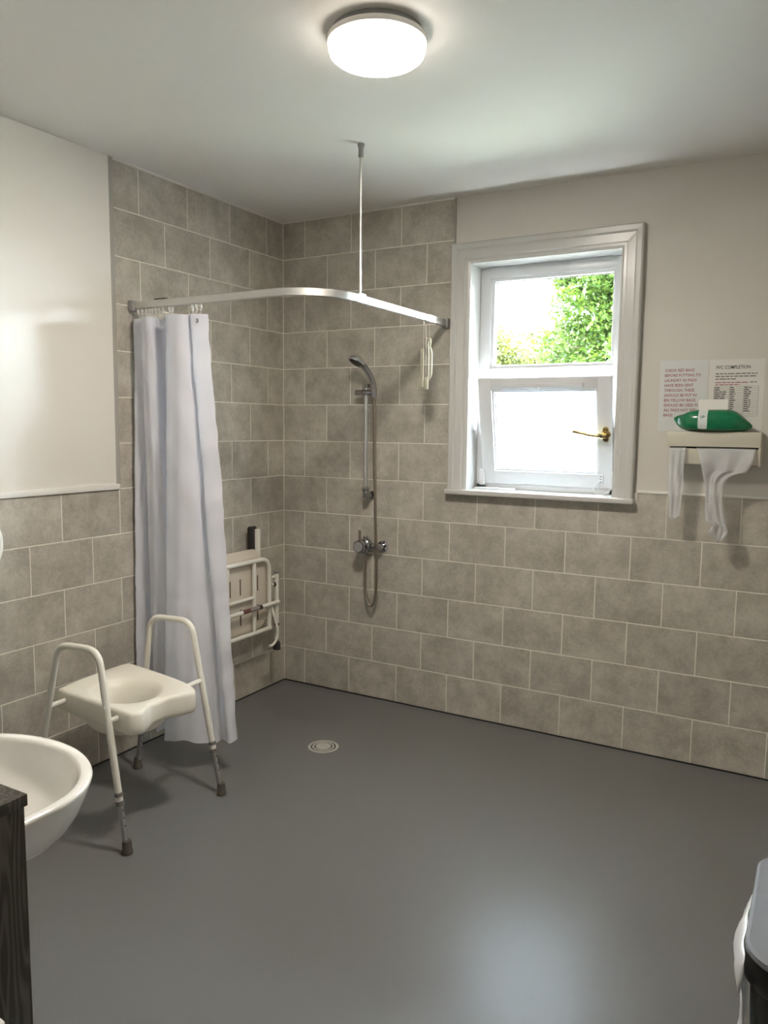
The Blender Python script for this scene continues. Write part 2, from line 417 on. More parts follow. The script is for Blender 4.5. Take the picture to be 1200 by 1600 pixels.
# moulded architrave (mitred): profile of (distance from opening edge, depth)
ap = [(0.0, y0), (0.0, -0.012), (0.010, -0.016), (0.022, -0.016), (0.026, -0.021), (0.062, -0.023), (0.070, -0.030), (0.090, -0.032), (0.097, -0.026), (0.097, y0)]
def arch(d): return [(OX0 - d, OZ0), (OX0 - d, OZ1 + d), (OX1 + d * 0.95, OZ1 + d), (OX1 + d * 0.95, OZ0)]
mb = MB()
rows = [[(p[0], dep, p[1]) for p in arch(d)] for d, dep in ap]
for i in range(len(rows) - 1):
    for j in range(3):
        mb.add([rows[i][j], rows[i][j + 1], rows[i + 1][j + 1], rows[i + 1][j]], [(0, 1, 2, 3)])
wparts.append(mb.build('architrave', 'gloss_white'))
# lining of the reveal
mb = MB().box(OX0 - 0.004, OX0 + 0.002, -0.012, 0.28, OZ0, OZ1).box(OX1 - 0.002, OX1 + 0.004, -0.012, 0.28, OZ0, OZ1).box(OX0, OX1, -0.012, 0.28, OZ1 - 0.002, OZ1 + 0.004)
wparts.append(mb.build('reveal_lining', 'gloss_white'))
wparts.append(MB().rbox(1.037, 1.966, -0.050, 0.12, 1.165, 1.190, 0.006, 3).build('window_sill', 'gloss_white'))
# outer frame, with mullion-free fixed light above and opening light below
FY0, FY1 = 0.120, 0.185
fx0, fx1, fz0, fz1 = OX0 + 0.002, OX1 - 0.002, OZ0 + 0.002, OZ1 - 0.002
gx0, gx1, gz0, gz1 = 1.214, 1.797, 1.812, 2.222
def framebars(mb, x0, x1, z0, z1, ix0, ix1, iz0, iz1, ya, yb, b=0.004):
    mb.rbox(x0, ix0, ya, yb, z0, z1, b).rbox(ix1, x1, ya, yb, z0, z1, b).rbox(ix0 - 0.004, ix1 + 0.004, ya, yb, z0, iz0, b).rbox(ix0 - 0.004, ix1 + 0.004, ya, yb, iz1, z1, b)
mb = MB(); framebars(mb, fx0, fx1, 1.745, fz1, gx0 - 0.016, gx1 + 0.016, gz0 - 0.016, gz1 + 0.016, FY0, FY1)
mb.rbox(fx0, fx0 + 0.052, FY0, FY1, fz0, 1.75, 0.004).rbox(fx1 - 0.045, fx1, FY0, FY1, fz0, 1.75, 0.004).rbox(fx0, fx1, FY0, FY1, fz0, fz0 + 0.030, 0.004)
wparts.append(mb.build('outer_frame', 'upvc'))
mb = MB(); framebars(mb, gx0 - 0.02, gx1 + 0.02, gz0 - 0.02, gz1 + 0.02, gx0, gx1, gz0, gz1, FY0 + 0.012, FY1 - 0.01, 0.005)
wparts.append(mb.build('glazing_bead', 'upvc'))
mb = MB(); framebars(mb, gx0 - 0.002, gx1 + 0.002, gz0 - 0.002, gz1 + 0.002, gx0 + 0.003, gx1 - 0.003, gz0 + 0.003, gz1 - 0.003, FY0 + 0.036, FY0 + 0.042, 0.0005)
wparts.append(mb.build('rubber_gasket', 'rubber'))
wparts.append(MB().box(gx0 - 0.004, gx1 + 0.004, FY0 + 0.030, FY0 + 0.036, gz0 - 0.004, gz1 + 0.004).build('upper_pane', 'pane'))
# tilted opening sash, hinged at the foot: local frame u (across) , v (up the sash), w (towards outside)
HZ, HY = 1.218, 0.112; ang = math.atan2(0.104, 0.522); SH = math.hypot(0.104, 0.522)
Ms = Matrix.Translation((0, HY, HZ)) @ Matrix.Rotation(ang, 4, 'X')
def sash(mb, name, m, parent=None):
    o = mb.build(name, m); o.data.transform(Ms); return o
sx0, sx1 = 1.182, 1.838
mb = MB(); framebars(mb, sx0, sx1, 0, SH, sx0 + 0.068, sx1 - 0.068, 0.068, SH - 0.062, 0.0, 0.058, 0.005)
sashf = sash(mb, 'opening_sash', 'upvc'); wparts.append(sashf)
mb = MB(); framebars(mb, sx0 + 0.062, sx1 - 0.062, 0.062, SH - 0.056, sx0 + 0.078, sx1 - 0.078, 0.078, SH - 0.072, 0.010, 0.05, 0.005)
s_bead = sash(mb, 'sash_bead', 'upvc')
s_pane = sash(MB().box(sx0 + 0.074, sx1 - 0.074, 0.026, 0.032, 0.074, SH - 0.068), 'frosted_pane', 'frosted')
s_seal = sash(MB().box(sx0 + 0.0775, sx0 + 0.081, 0.022, 0.026, 0.078, SH - 0.072), 'seal_strip', 'rubber')
mb = MB().rbox(sx0 + 0.13, sx1 - 0.13, -0.012, 0.002, SH - 0.050, SH - 0.028, 0.004).rbox(sx0 + 0.30, sx0 + 0.315, -0.016, -0.008, SH - 0.054, SH - 0.044, 0.002)
s_vent = sash(mb, 'trickle_vent', 'upvc')
# brass handle
hx, hz = 1.808, 0.262
mb = MB().lathe([(0.0, -0.014), (0.019, -0.012), (0.022, -0.006), (0.023, 0.0)], (hx, 0, hz), 24, 'y')
for s_ in (-1, 1): mb.lathe([(0.0, -0.010), (0.012, -0.009), (0.015, 0.0)], (hx, 0, hz + s_ * 0.022), 20, 'y')
mb.tube([(hx, 0, hz), (hx, -0.03, hz), (hx - 0.006, -0.038, hz)], [0.010, 0.010, 0.009], 14)
mb.tube(catmull([(hx + 0.008, -0.038, hz - 0.002), (hx - 0.03, -0.042, hz + 0.002), (hx - 0.07, -0.044, hz + 0.007), (hx - 0.115, -0.042, hz + 0.016), (hx - 0.142, -0.040, hz + 0.019)], 5), [0.0105] * 6 + [0.0095] * 6 + [0.0085] * 6 + [0.0085] * 3, 12)
s_hand = sash(mb, 'window_handle', 'brass')
s_lock = sash(MB().lathe([(0.0, -0.052), (0.007, -0.051), (0.008, -0.044)], (hx - 0.012, 0, hz), 16, 'y'), 'lock_button', 'rubber')
# restrictor cable and hinge clips
cab = catmull([(1.785, -0.006, 0.045), (1.765, -0.02, 0.030), (1.752, -0.028, 0.0), (1.768, -0.03, -0.022), (1.80, -0.028, -0.022), (1.828, -0.012, -0.004), (1.842, 0.0, 0.02)], 6)
s_cab = sash(MB().tube(cab, 0.003, 8), 'restrictor_cable', 'upvc')
mb = MB().rbox(1.777, 1.795, -0.007, 0.002, 0.026, 0.068, 0.003); s_cl = sash(mb, 'cable_plate', 'upvc')
mb = MB()
for dz in (0.033, 0.047, 0.061): mb.lathe([(0.0, -0.009), (0.0028, -0.009), (0.003, -0.006)], (1.786, 0, dz), 8, 'y')
s_scr = sash(mb, 'screw', 'greycol')
for o in (s_bead, s_pane, s_seal, s_vent, s_hand, s_lock, s_cab, s_cl, s_scr): o.parent = sashf
mb = MB().rbox(OX0 + 0.03, OX0 + 0.056, 0.09, 0.122, 1.210, 1.292, 0.003).rbox(OX0 + 0.05, OX0 + 0.062, 0.082, 0.095, 1.214, 1.226, 0.002)
wparts.append(mb.build('hinge_clip', 'upvc'))
wparts.append(MB().rbox(OX1 - 0.035, OX1 - 0.012, 0.085, 0.122, 1.215, 1.30, 0.003).build('cable_catch', 'upvc'))
wparts.append(MB().rbox(OX0 + 0.012, OX0 + 0.22, 0.060, 0.112, 1.190, 1.200, 0.003).build('sill_strip', 'upvc'))
adopt(wn, wparts)

# ------------------------------------------------------------------ outside: lawn and trees
shell('ground', MB().box(-40, 40, 0.31, 60, -0.6, -0.35), 'grass')
def crown(clumps, n, size, rng):
    vs, fs = [], []
    tot = sum(c[3] * c[5] for c in clumps)
    for (cx, cy, cz, rx, ry, rz) in clumps:
        k = int(n * rx * rz / tot)
        for _ in range(k):
            while True:
                a, b, c = rng.uniform(-1, 1), rng.uniform(-1, 1), rng.uniform(-1, 1)
                q = a * a + b * b + c * c
                if q < 1 and rng.random() < 0.25 + 0.75 * q: break
            p = Vector((cx + a * rx, cy + b * ry, cz + c * rz))
            s = size * rng.uniform(0.6, 1.3)
            u = Vector((rng.gauss(0, 1), rng.gauss(0, 1), rng.gauss(0, 0.6))).normalized()
            w = u.cross(Vector((rng.gauss(0, 0.5), rng.gauss(0, 0.5), 1))).normalized()
            i = len(vs); nrm = u.cross(w)
            vs += [p - u * s, p + w * s * 0.5 + nrm * s * 0.12, p + u * s, p - w * s * 0.5 + nrm * s * 0.12]
            fs.append((i, i + 1, i + 2)); fs.append((i, i + 2, i + 3))
    me = bpy.data.meshes.new('foliage'); me.from_pydata([tuple(v) for v in vs], [], fs); return me
def tree(base, trunk, clumps, n, size, leaf, label, seed):
    rng = random.Random(seed)
    t = thing('tree', label, 'tree', base, 'trees outside the window')
    mb = MB().tube(catmull([base, (base[0] + 0.1, base[1], base[2] + trunk * 0.5), (base[0], base[1], base[2] + trunk)], 4), [0.24 - 0.015 * k for k in range(9)], 10)
    tr = mb.build('trunk', 'bark')
    mb = MB()
    for c in clumps:
        mb.tube(catmull([(base[0], base[1], base[2] + trunk * 0.9), ((base[0] + c[0]) / 2, (base[1] + c[1]) / 2, (base[2] + trunk + c[2]) / 2 + 0.1), c[:3]], 4), [0.09 - 0.009 * k for k in range(9)], 6)
    br = mb.build('branches', 'bark')
    fo = link('foliage', crown(clumps, n, size, rng), leaf); fo['kind'] = 'stuff'
    adopt(t, [tr, br, fo])
rg = random.Random(3)
cl = [(0.9, 12.2, 4.4, 2.5, 1.8, 2.2)]
for k in range(26):
    a = rg.uniform(0, 2 * PI); e = rg.uniform(-0.75, 0.95); r = rg.uniform(0.75, 1.0)
    cl.append((0.9 + 2.7 * r * math.cos(a) * math.sqrt(1 - e * e * 0.7), 12.2 + 1.8 * r * math.sin(a), 4.4 + 2.5 * e * r, rg.uniform(0.55, 0.95), 0.7, rg.uniform(0.35, 0.6)))
cl += [(-1.75, 11.6, 3.1, 0.8, 0.6, 0.45), (-1.45, 11.4, 3.8, 0.7, 0.6, 0.5), (-1.7, 11.8, 4.5, 0.6, 0.5, 0.4), (-1.2, 11.4, 2.6, 0.9, 0.6, 0.4)]
tree((0.9, 12.2, -0.4), 2.8, cl, 85000, 0.066, 'leaf1', 'large broad-leaved green tree filling the right of the upper pane', 5)
cl = [(-5.4, 16, 3.2, 1.5, 1.2, 1.0)]
for k in range(16):
    a = rg.uniform(0, 2 * PI); e = rg.uniform(-0.6, 0.9)
    cl.append((-5.4 + 1.9 * math.cos(a) * rg.uniform(0.6, 1), 16 + 1.2 * math.sin(a), 3.2 + 0.95 * e, 0.6, 0.5, 0.35))
tree((-5.4, 16, -0.4), 2.0, cl, 17000, 0.062, 'leaf2', 'smaller paler tree low at the left of the upper pane', 9)
cl = [(-4.4, 20, 3.6, 1.6, 1.0, 1.1), (-3.2, 20, 3.9, 1.3, 0.8, 0.9), (-5.2, 20, 4.0, 1.0, 0.6, 0.6), (-1.8, 20, 3.5, 1.3, 0.8, 1.0)]
tree((-3.6, 20, -0.4), 1.8, cl, 15000, 0.07, 'leaf2', 'low bushy tree in the gap below the large crown', 11)

# ------------------------------------------------------------------ ceiling lamp
LX, LY = 1.512, -1.565
lt = thing('ceiling_lamp', 'round lit flush lamp with white diffuser on the ceiling', 'lamp', (LX, LY, H - 0.1))
p1 = MB().lathe([(0.130, 0.0), (0.130, -0.016), (0.128, -0.018), (0.0, -0.018)], (LX, LY, H - 0.001), 64).build('base_plate', 'alu_cap')
p2 = MB().lathe([(0.136, -0.017), (0.142, -0.019), (0.1435, -0.031), (0.142, -0.034), (0.0, -0.034)], (LX, LY, H), 64).build('rim', 'lampbase')
p3 = MB().lathe([(0.124, -0.070), (0.10, -0.075), (0.05, -0.078), (0.0, -0.079)], (LX, LY, H), 64).build('diffuser', 'lampglow')
p4 = MB().loft([[(LX + rr * math.cos(2 * PI * k / 64), LY + rr * math.sin(2 * PI * k / 64), H + hh) for k in range(64)] for rr, hh in ((0.138, -0.034), (0.139, -0.050), (0.135, -0.062), (0.1245, -0.070))], True, False, False, True).build('diffuser_edge', 'lampside')
p4.parent = p3
adopt(lt, [p1, p2, p3])

# ------------------------------------------------------------------ curtain rail
RZ, RYY, RXX = 2.014, -1.110, 1.015
path = [(0.012, RYY), (0.78, RYY)] + [(0.78 + 0.235 * math.sin(a * PI / 2 / 14), RYY + 0.235 - 0.235 * math.cos(a * PI / 2 / 14)) for a in range(1, 15)] + [(RXX, -0.012)]
def rail_sweep(pts, w, h0, h1):
    rings = []
    for i, p in enumerate(pts):
        a = pts[max(i - 1, 0)]; b = pts[min(i + 1, len(pts) - 1)]
        t = Vector((b[0] - a[0], b[1] - a[1])).normalized(); nn = Vector((-t.y, t.x))
        c = 0.003
        sec = [(-w, h0 + c), (-w + c, h0), (w - c, h0), (w, h0 + c), (w, h1 - c), (w - c, h1), (-w + c, h1), (-w, h1 - c)]
        rings.append([(p[0] + nn.x * u, p[1] + nn.y * u, RZ + v) for u, v in sec])
    return MB().loft(rings, True, True, True, True)
rt = thing('curtain_rail', 'curved aluminium shower curtain rail between left wall and window wall', 'curtain rail', (0.012, RYY, RZ - 0.02))
rp = [rail_sweep(path, 0.010, -0.016, 0.016).build('rail', 'alu')]
rp.append(MB().rbox(0.0005, 0.032, RYY - 0.017, RYY + 0.017, RZ - 0.024, RZ + 0.022, 0.004).build('wall_bracket', 'alu_cap'))
rp.append(MB().rbox(RXX - 0.017, RXX + 0.017, -0.032, -0.0005, RZ - 0.024, RZ + 0.022, 0.004).build('wall_bracket', 'alu_cap'))
for yy in (-0.875, -0.235):
    rp.append(MB().rbox(RXX - 0.0108, RXX + 0.0108, yy - 0.0012, yy + 0.0012, RZ - 0.0168, RZ + 0.0168, 0.0004).build('joint_line', 'alu_cap'))
rp.append(MB().rbox(RXX - 0.011, RXX + 0.011, -0.232, -0.034, RZ - 0.0168, RZ + 0.0168, 0.003).build('end_sleeve', 'alu'))
rp.append(MB().rbox(0.15, 0.22, RYY - 0.006, RYY + 0.006, RZ + 0.015, RZ + 0.021, 0.001).build('top_clip', 'rubber'))
rp.append(MB().tube([(RXX, -0.835, RZ + 0.01), (RXX, -0.835, H - 0.03)], 0.0055, 12).build('drop_rod', 'alu'))
rp.append(MB().lathe([(0.014, 0.0), (0.014, -0.010), (0.011, -0.016), (0.011, -0.048), (0.008, -0.052), (0.0, -0.052)], (RXX, -0.835, H - 0.0005), 20).build('ceiling_fitting', 'alu_cap'))
rp.append(MB().rbox(RXX - 0.013, RXX + 0.013, -0.862, -0.808, RZ + 0.014, RZ + 0.021, 0.002).build('rod_foot', 'alu'))
adopt(rt, rp)

# ------------------------------------------------------------------ shower curtain
ct = thing('shower_curtain', 'white fabric shower curtain bunched at the left end of the rail', 'curtain', (0.2, RYY, 0.12))
top = [(0.000, -1.085), (0.030, -1.120), (0.075, -1.112), (0.098, -1.070), (0.092, -1.135), (0.125, -1.152), (0.158, -1.140), (0.150, -1.075), (0.190, -1.060), (0.235, -1.085), (0.240, -1.140), (0.290, -1.158), (0.340, -1.140), (0.360, -1.090), (0.350, -1.070), (0.372, -1.130), (0.436, -1.095)]
mid = [(0.010, -1.060), (0.018, -1.130), (0.050, -1.105), (0.072, -1.050), (0.090, -1.120), (0.140, -1.140), (0.195, -1.125), (0.190, -1.065), (0.210, -1.060), (0.230, -1.110), (0.240, -1.160), (0.310, -1.180), (0.375, -1.165), (0.410, -1.095), (0.420, -1.085), (0.445, -1.130), (0.500, -1.085)]
bot = [(0.020, -1.060), (0.022, -1.150), (0.050, -1.100), (0.060, -1.040), (0.100, -1.110), (0.150, -1.150), (0.190, -1.120), (0.200, -1.060), (0.215, -1.060), (0.222, -1.130), (0.235, -1.190), (0.320, -1.215), (0.400, -1.190), (0.460, -1.120), (0.500, -1.110), (0.540, -1.125), (0.568, -1.095)]
def line3(pts, n): return catmull([(x, y, 0) for x, y in pts], n)
A, B, C_ = line3(top, 7), line3(mid, 7), line3(bot, 7)
ztop, zbot = 1.955, 0.125
NV = 90; rows = []
nU = len(A)
rc = random.Random(2)
cre = [(1.955 - 0.30 * k) for k in range(1, 7)]
for i in range(NV + 1):
    t = i / NV; z = ztop + (zbot - ztop) * t; row = []
    if t < 0.5:
        w = t * 2; w = w * w * (3 - 2 * w) * 0.55 + w * 0.45; P, Q = A, B
    else:
        w = (t - 0.5) * 2; P, Q = B, C_
    for j in range(nU):
        p = P[j] * (1 - w) + Q[j] * w
        u = j / (nU - 1)
        rip = 0.0035 * math.sin(31 * u * PI + 3 * t) * (0.3 + t) + 0.002 * math.sin(z * 23 + u * 40)
        if u > 0.88: rip += 0.005 * math.sin(z * 38 + 1.3 * math.sin(z * 17)) * (u - 0.88) / 0.12
        for c in cre:
            d = abs(z - c)
            if d < 0.02: rip -= 0.004 * (1 - d / 0.02)
        zz = z
        if i == NV: zz += 0.010 * math.sin(u * 37)
        zz += t * (0.030 * max(0, u - 0.8) / 0.2 + 0.006 * math.sin(u * 19))
        row.append((p.x + rip * 0.4, p.y - rip, zz))
    rows.append(row)
cl_ = MB().loft(rows, False, False, False, True).build('curtain_cloth', 'curtain', sharp=False)
hemr = [[(p[0], p[1] - 0.0015, p[2]) for p in rows[i]] for i in range(0, 4)]
hem = MB().loft(hemr, False, False, False, True).build('top_hem', 'curtain', sharp=False)
hem.parent = cl_
cp = [cl_]
eye = []
# hooks and gliders: one mesh, copied along the rail
hk = MB()
hk.rbox(-0.006, 0.006, -0.005, 0.005, -0.020, -0.004, 0.002).lathe([(0.0, -0.004), (0.006, -0.003), (0.006, 0.003), (0.0, 0.004)], (0, 0, -0.026), 12, 'y')
hk.tube(catmull([(0, 0, -0.028), (0.004, -0.002, -0.036), (0.0, -0.006, -0.046), (-0.004, -0.007, -0.056), (0.0, -0.004, -0.064)], 4), 0.0016, 6)
hm = hk.mesh('curtain_hook'); hm.materials.append(M['hook'])
for x in (0.05, 0.075, 0.095, 0.115, 0.135, 0.155, 0.175, 0.195, 0.235, 0.25, 0.365, 0.388, 0.41):
    cp.append(link('curtain_hook', hm, None, None, (x, RYY, RZ - 0.013), (0, 0, rc.uniform(-0.6, 0.6))))
er = MB()
for k in range(12):
    a = 2 * PI * k / 12
ring = [(0.400 + 0.0075 * math.cos(2 * PI * k / 20), -1.1235 + 0.003 * math.cos(2 * PI * k / 20) * -1, 1.927 + 0.0075 * math.sin(2 * PI * k / 20)) for k in range(21)]
cp.append(MB().tube(ring, 0.0022, 8).build('eyelet', 'dark_chrome'))
adopt(ct, cp)

# ------------------------------------------------------------------ hanging thermometers
t1 = thing('bath_thermometer', 'flat ivory thermometer strip with tick marks hanging on cords from the rail', 'thermometer', (RXX, -0.262, 1.68))
q = [MB().rbox(RXX - 0.004, RXX + 0.002, -0.284, -0.256, 1.690, 1.868, 0.0015).build('scale_strip', 'ivory')]
mb = MB()
for k in range(17): mb.box(RXX + 0.002, RXX + 0.0024, -0.267, -0.259 if k % 2 else -0.263, 1.715 + k * 0.008, 1.7165 + k * 0.008)
q.append(mb.build('tick_marks', 'greylabel', kind='stuff'))
q.append(MB().tube([(RXX - 0.001, -0.262, 1.866), (RXX - 0.001, -0.259, 1.93), (RXX, -0.258, RZ - 0.016)], 0.0012, 6).build('cord', 'string'))
adopt(t1, q); t1.rotation_euler = (0, 0, math.radians(-126.6))
t2 = thing('bath_thermometer', 'white framed thermometer with a loop top beside the flat strip under the rail', 'thermometer', (RXX, -0.212, 1.678))
outl = catmull([(RXX, -0.205, 1.905), (RXX, -0.196, 1.916), (RXX, -0.184, 1.906), (RXX, -0.189, 1.880), (RXX, -0.176, 1.860), (RXX, -0.171, 1.840), (RXX, -0.171, 1.770), (RXX, -0.175, 1.745), (RXX, -0.194, 1.728)], 6)
q = [MB().tube(outl, 0.0046, 10).build('frame', 'ivory')]
q.append(MB().tube(catmull([(RXX, -0.205, 1.905), (RXX, -0.211, 1.885), (RXX, -0.204, 1.865), (RXX, -0.202, 1.80), (RXX, -0.200, 1.72)], 5), 0.0034, 8).build('glass_tube', 'ivory'))
mb = MB().rbox(RXX + 0.003, RXX + 0.012, -0.286, -0.190, 1.679, 1.738, 0.003)
q.append(mb.build('foot_block', 'ivory'))
q.append(MB().lathe([(0.0, 0.0128), (0.004, 0.0126), (0.004, 0.008)], (RXX, -0.226, 1.722), 12, 'x').build('hole', 'rubber'))
q.append(MB().tube([(RXX, -0.196, 1.914), (RXX, -0.1965, 1.96), (RXX, -0.196, RZ - 0.016)], 0.0012, 6).build('cord', 'string'))
q.append(MB().tube([(RXX, -0.230, 1.735), (RXX, -0.228, 1.90), (RXX, -0.228, RZ - 0.016)], 0.0012, 6).build('cord', 'string'))
q.append(MB().lathe([(0.0, -0.005), (0.004, -0.002), (0.004, 0.002), (0.0, 0.005)], (RXX, -0.228, 1.922), 10).build('bead', 'ivory'))
adopt(t2, q); t2.rotation_euler = (0, 0, math.radians(-126.6))

# ------------------------------------------------------------------ shower: riser kit and valve
SX = 0.585
sr = thing('shower_riser', 'chrome shower riser rail with handset above the valve', 'shower', (SX, -0.03, 1.12))
q = [MB().tube([(SX, -0.06, 1.135), (SX, -0.06, 1.70)], 0.0125, 18).build('riser_rail', 'chrome')]
mb = MB().lathe([(0.0, -0.078), (0.011, -0.078), (0.012, -0.055), (0.012, 0)], (SX + 0.006, 0.0, 1.132), 20, 'y').lathe([(0.0, -0.008), (0.022, -0.006), (0.024, 0.0)], (SX + 0.006, 0, 1.132), 24, 'y').rbox(SX - 0.013, SX + 0.013, -0.073, -0.047, 1.120, 1.172, 0.004)
q.append(mb.build('lower_bracket', 'dark_chrome'))
mb = MB().lathe([(0.0, 0.012), (0.0105, 0.012), (0.0105, -0.03), (0.0, -0.03)], (SX, -0.06, 1.71), 18).lathe([(0.0, -0.052), (0.012, -0.05), (0.012, 0.0)], (SX, 0, 1.712), 18, 'y')
q.append(mb.build('upper_bracket', 'dark_chrome'))
mb = MB().lathe([(0.0, -0.062), (0.0135, -0.062), (0.015, -0.058), (0.015, 0.050), (0.012, 0.056), (0.0, 0.056)], (SX, -0.068, 1.676), 20, 'x').lathe([(0.0, 0.0), (0.010, 0.0), (0.010, 0.028), (0.0, 0.030)], (SX - 0.008, -0.07, 1.688), 16)
q.append(mb.build('slider_clamp', 'dark_chrome'))
hp = catmull([(SX + 0.064, -0.090, 1.650), (SX + 0.063, -0.093, 1.700), (SX + 0.053, -0.104, 1.748), (SX + 0.034, -0.120, 1.790), (SX + 0.014, -0.134, 1.818)], 5)
hr = [0.0145 + 0.003 * (i / (len(hp) - 1)) for i in range(len(hp))]
hs = MB().tube(hp, hr, 16).build('handset', 'dark_chrome'); q.append(hs)
cx, cy, cz = SX - 0.006, -0.147, 1.830
ax = Vector((-0.30, -0.42, -0.86)).normalized()
rotm = Vector((0, 0, 1)).rotation_difference(ax).to_matrix().to_4x4(); rotm.translation = (cx, cy, cz)
hd = MB().lathe([(0.0, -0.030), (0.020, -0.028), (0.038, -0.016), (0.046, -0.002), (0.047, 0.006), (0.044, 0.010), (0.0, 0.010)], (0, 0, 0), 28).build('head', 'chrome'); hd.data.transform(rotm)
fc = MB().lathe([(0.0, 0.014), (0.038, 0.013), (0.041, 0.0095), (0.0, 0.009)], (0, 0, 0), 28).build('spray_face', 'rubber'); fc.data.transform(rotm)
hd.parent = hs; fc.parent = hs
# clear soap dish on the riser
mb = MB(); ring0 = []
for k in range(28):
    a = 2 * PI * k / 28; ring0.append((math.cos(a), math.sin(a)))
mb.loft([[(SX - 0.06 + 0.062 * s * c, -0.085 + 0.042 * s * d, z) for c, d in ring0] for s, z in ((1, 1.175), (0.96, 1.165), (0.82, 1.156), (0.2, 1.154))], True, False, True)
mb.rbox(SX - 0.017, SX + 0.017, -0.077, -0.043, 1.158, 1.182, 0.003)
q.append(mb.build('soap_dish', 'cleardish'))
adopt(sr, q)
VX, VZ = 0.572, 0.862
sv = thing('shower_valve', 'chrome bar-lever shower valve on the tiles with looping hose', 'shower valve', (VX, -0.05, 0.53))
q = []
mb = MB().lathe([(0.0, -0.112), (0.032, -0.112), (0.035, -0.107), (0.035, -0.074), (0.031, -0.068), (0.040, -0.061), (0.041, -0.030), (0.034, -0.022), (0.018, -0.018), (0.018, 0.0)], (VX, 0, VZ), 32, 'y')
mb.lathe([(0.0, 0.050), (0.014, 0.050), (0.016, 0.044), (0.014, 0.034), (0.014, 0.0)], (VX + 0.004, -0.045, VZ), 18)
mb.lathe([(0.012, 0.0), (0.012, -0.044), (0.014, -0.046), (0.014, -0.058), (0.010, -0.062), (0.0, -0.062)], (VX + 0.004, -0.045, VZ), 18)
q.append(mb.build('valve_body', 'dark_chrome'))
q.append(MB().lathe([(0.0, -0.116), (0.025, -0.116), (0.027, -0.111), (0.0, -0.110)], (VX, 0, VZ), 28, 'y').build('end_cap', 'alu_cap'))
q.append(MB().tube([(VX, -0.092, VZ + 0.02), (VX - 0.002, -0.094, VZ + 0.05), (VX - 0.003, -0.095, VZ + 0.088)], [0.009, 0.0085, 0.008], 12).build('lever', 'steel_hose'))
mb = MB().tube([(VX + 0.02, -0.040, VZ), (VX + 0.090, -0.036, VZ - 0.002)], 0.012, 14)
for dx in (0.038, 0.062): mb.lathe([(0.013, -0.006), (0.017, -0.004), (0.017, 0.004), (0.013, 0.006)], (VX + dx, -0.039, VZ), 16, 'x')
mb.lathe([(0.0, -0.058), (0.014, -0.056), (0.017, -0.048), (0.017, -0.008), (0.030, -0.006), (0.031, 0.0)], (VX + 0.088, 0, VZ - 0.003), 26, 'y')
q.append(MB().tube([(VX - 0.045, 0.0, VZ), (VX - 0.045, -0.03, VZ), (VX - 0.02, -0.036, VZ)], 0.011, 12).build('inlet_elbow', 'dark_chrome'))
q.append(mb.build('inlet_elbow', 'dark_chrome'))
hose = catmull([(VX + 0.004, -0.045, 0.802), (VX + 0.004, -0.046, 0.72), (VX + 0.010, -0.05, 0.62), (VX + 0.028, -0.053, 0.560), (VX + 0.048, -0.054, 0.538), (VX + 0.066, -0.054, 0.560), (VX + 0.077, -0.054, 0.63), (VX + 0.080, -0.055, 0.78), (VX + 0.074, -0.060, 1.00), (VX + 0.072, -0.068, 1.30), (VX + 0.076, -0.080, 1.55), (VX + 0.077, -0.089, 1.646)], 8)
q.append(MB().tube(hose, 0.0082, 12).build('hose', 'steel_hose'))
adopt(sv, q)

# ------------------------------------------------------------------ floor drain
DX, DY = 0.733, -0.676
dr = thing('floor_drain', 'round steel shower drain with ring grooves set in the grey floor', 'drain', (DX, DY, 0.0))
q = [MB().lathe([(0.072, 0.0002), (0.071, 0.0025), (0.061, 0.003), (0.0595, 0.0006), (0.0, 0.0006)], (DX, DY, 0), 48).build('outer_ring', 'steel')]
q.append(MB().lathe([(0.0590, 0.0007), (0.0590, 0.0011), (0.0, 0.0009)], (DX, DY, 0), 48).build('groove', 'rubber'))
q.append(MB().lathe([(0.0425, 0.001), (0.0435, 0.003), (0.0515, 0.003), (0.0525, 0.001)], (DX, DY, 0), 48).build('middle_ring', 'steel'))
q.append(MB().lathe([(0.036, 0.001), (0.036, 0.003), (0.0, 0.0034)], (DX, DY, 0), 48).build('centre_plate', 'steel'))
adopt(dr, q)

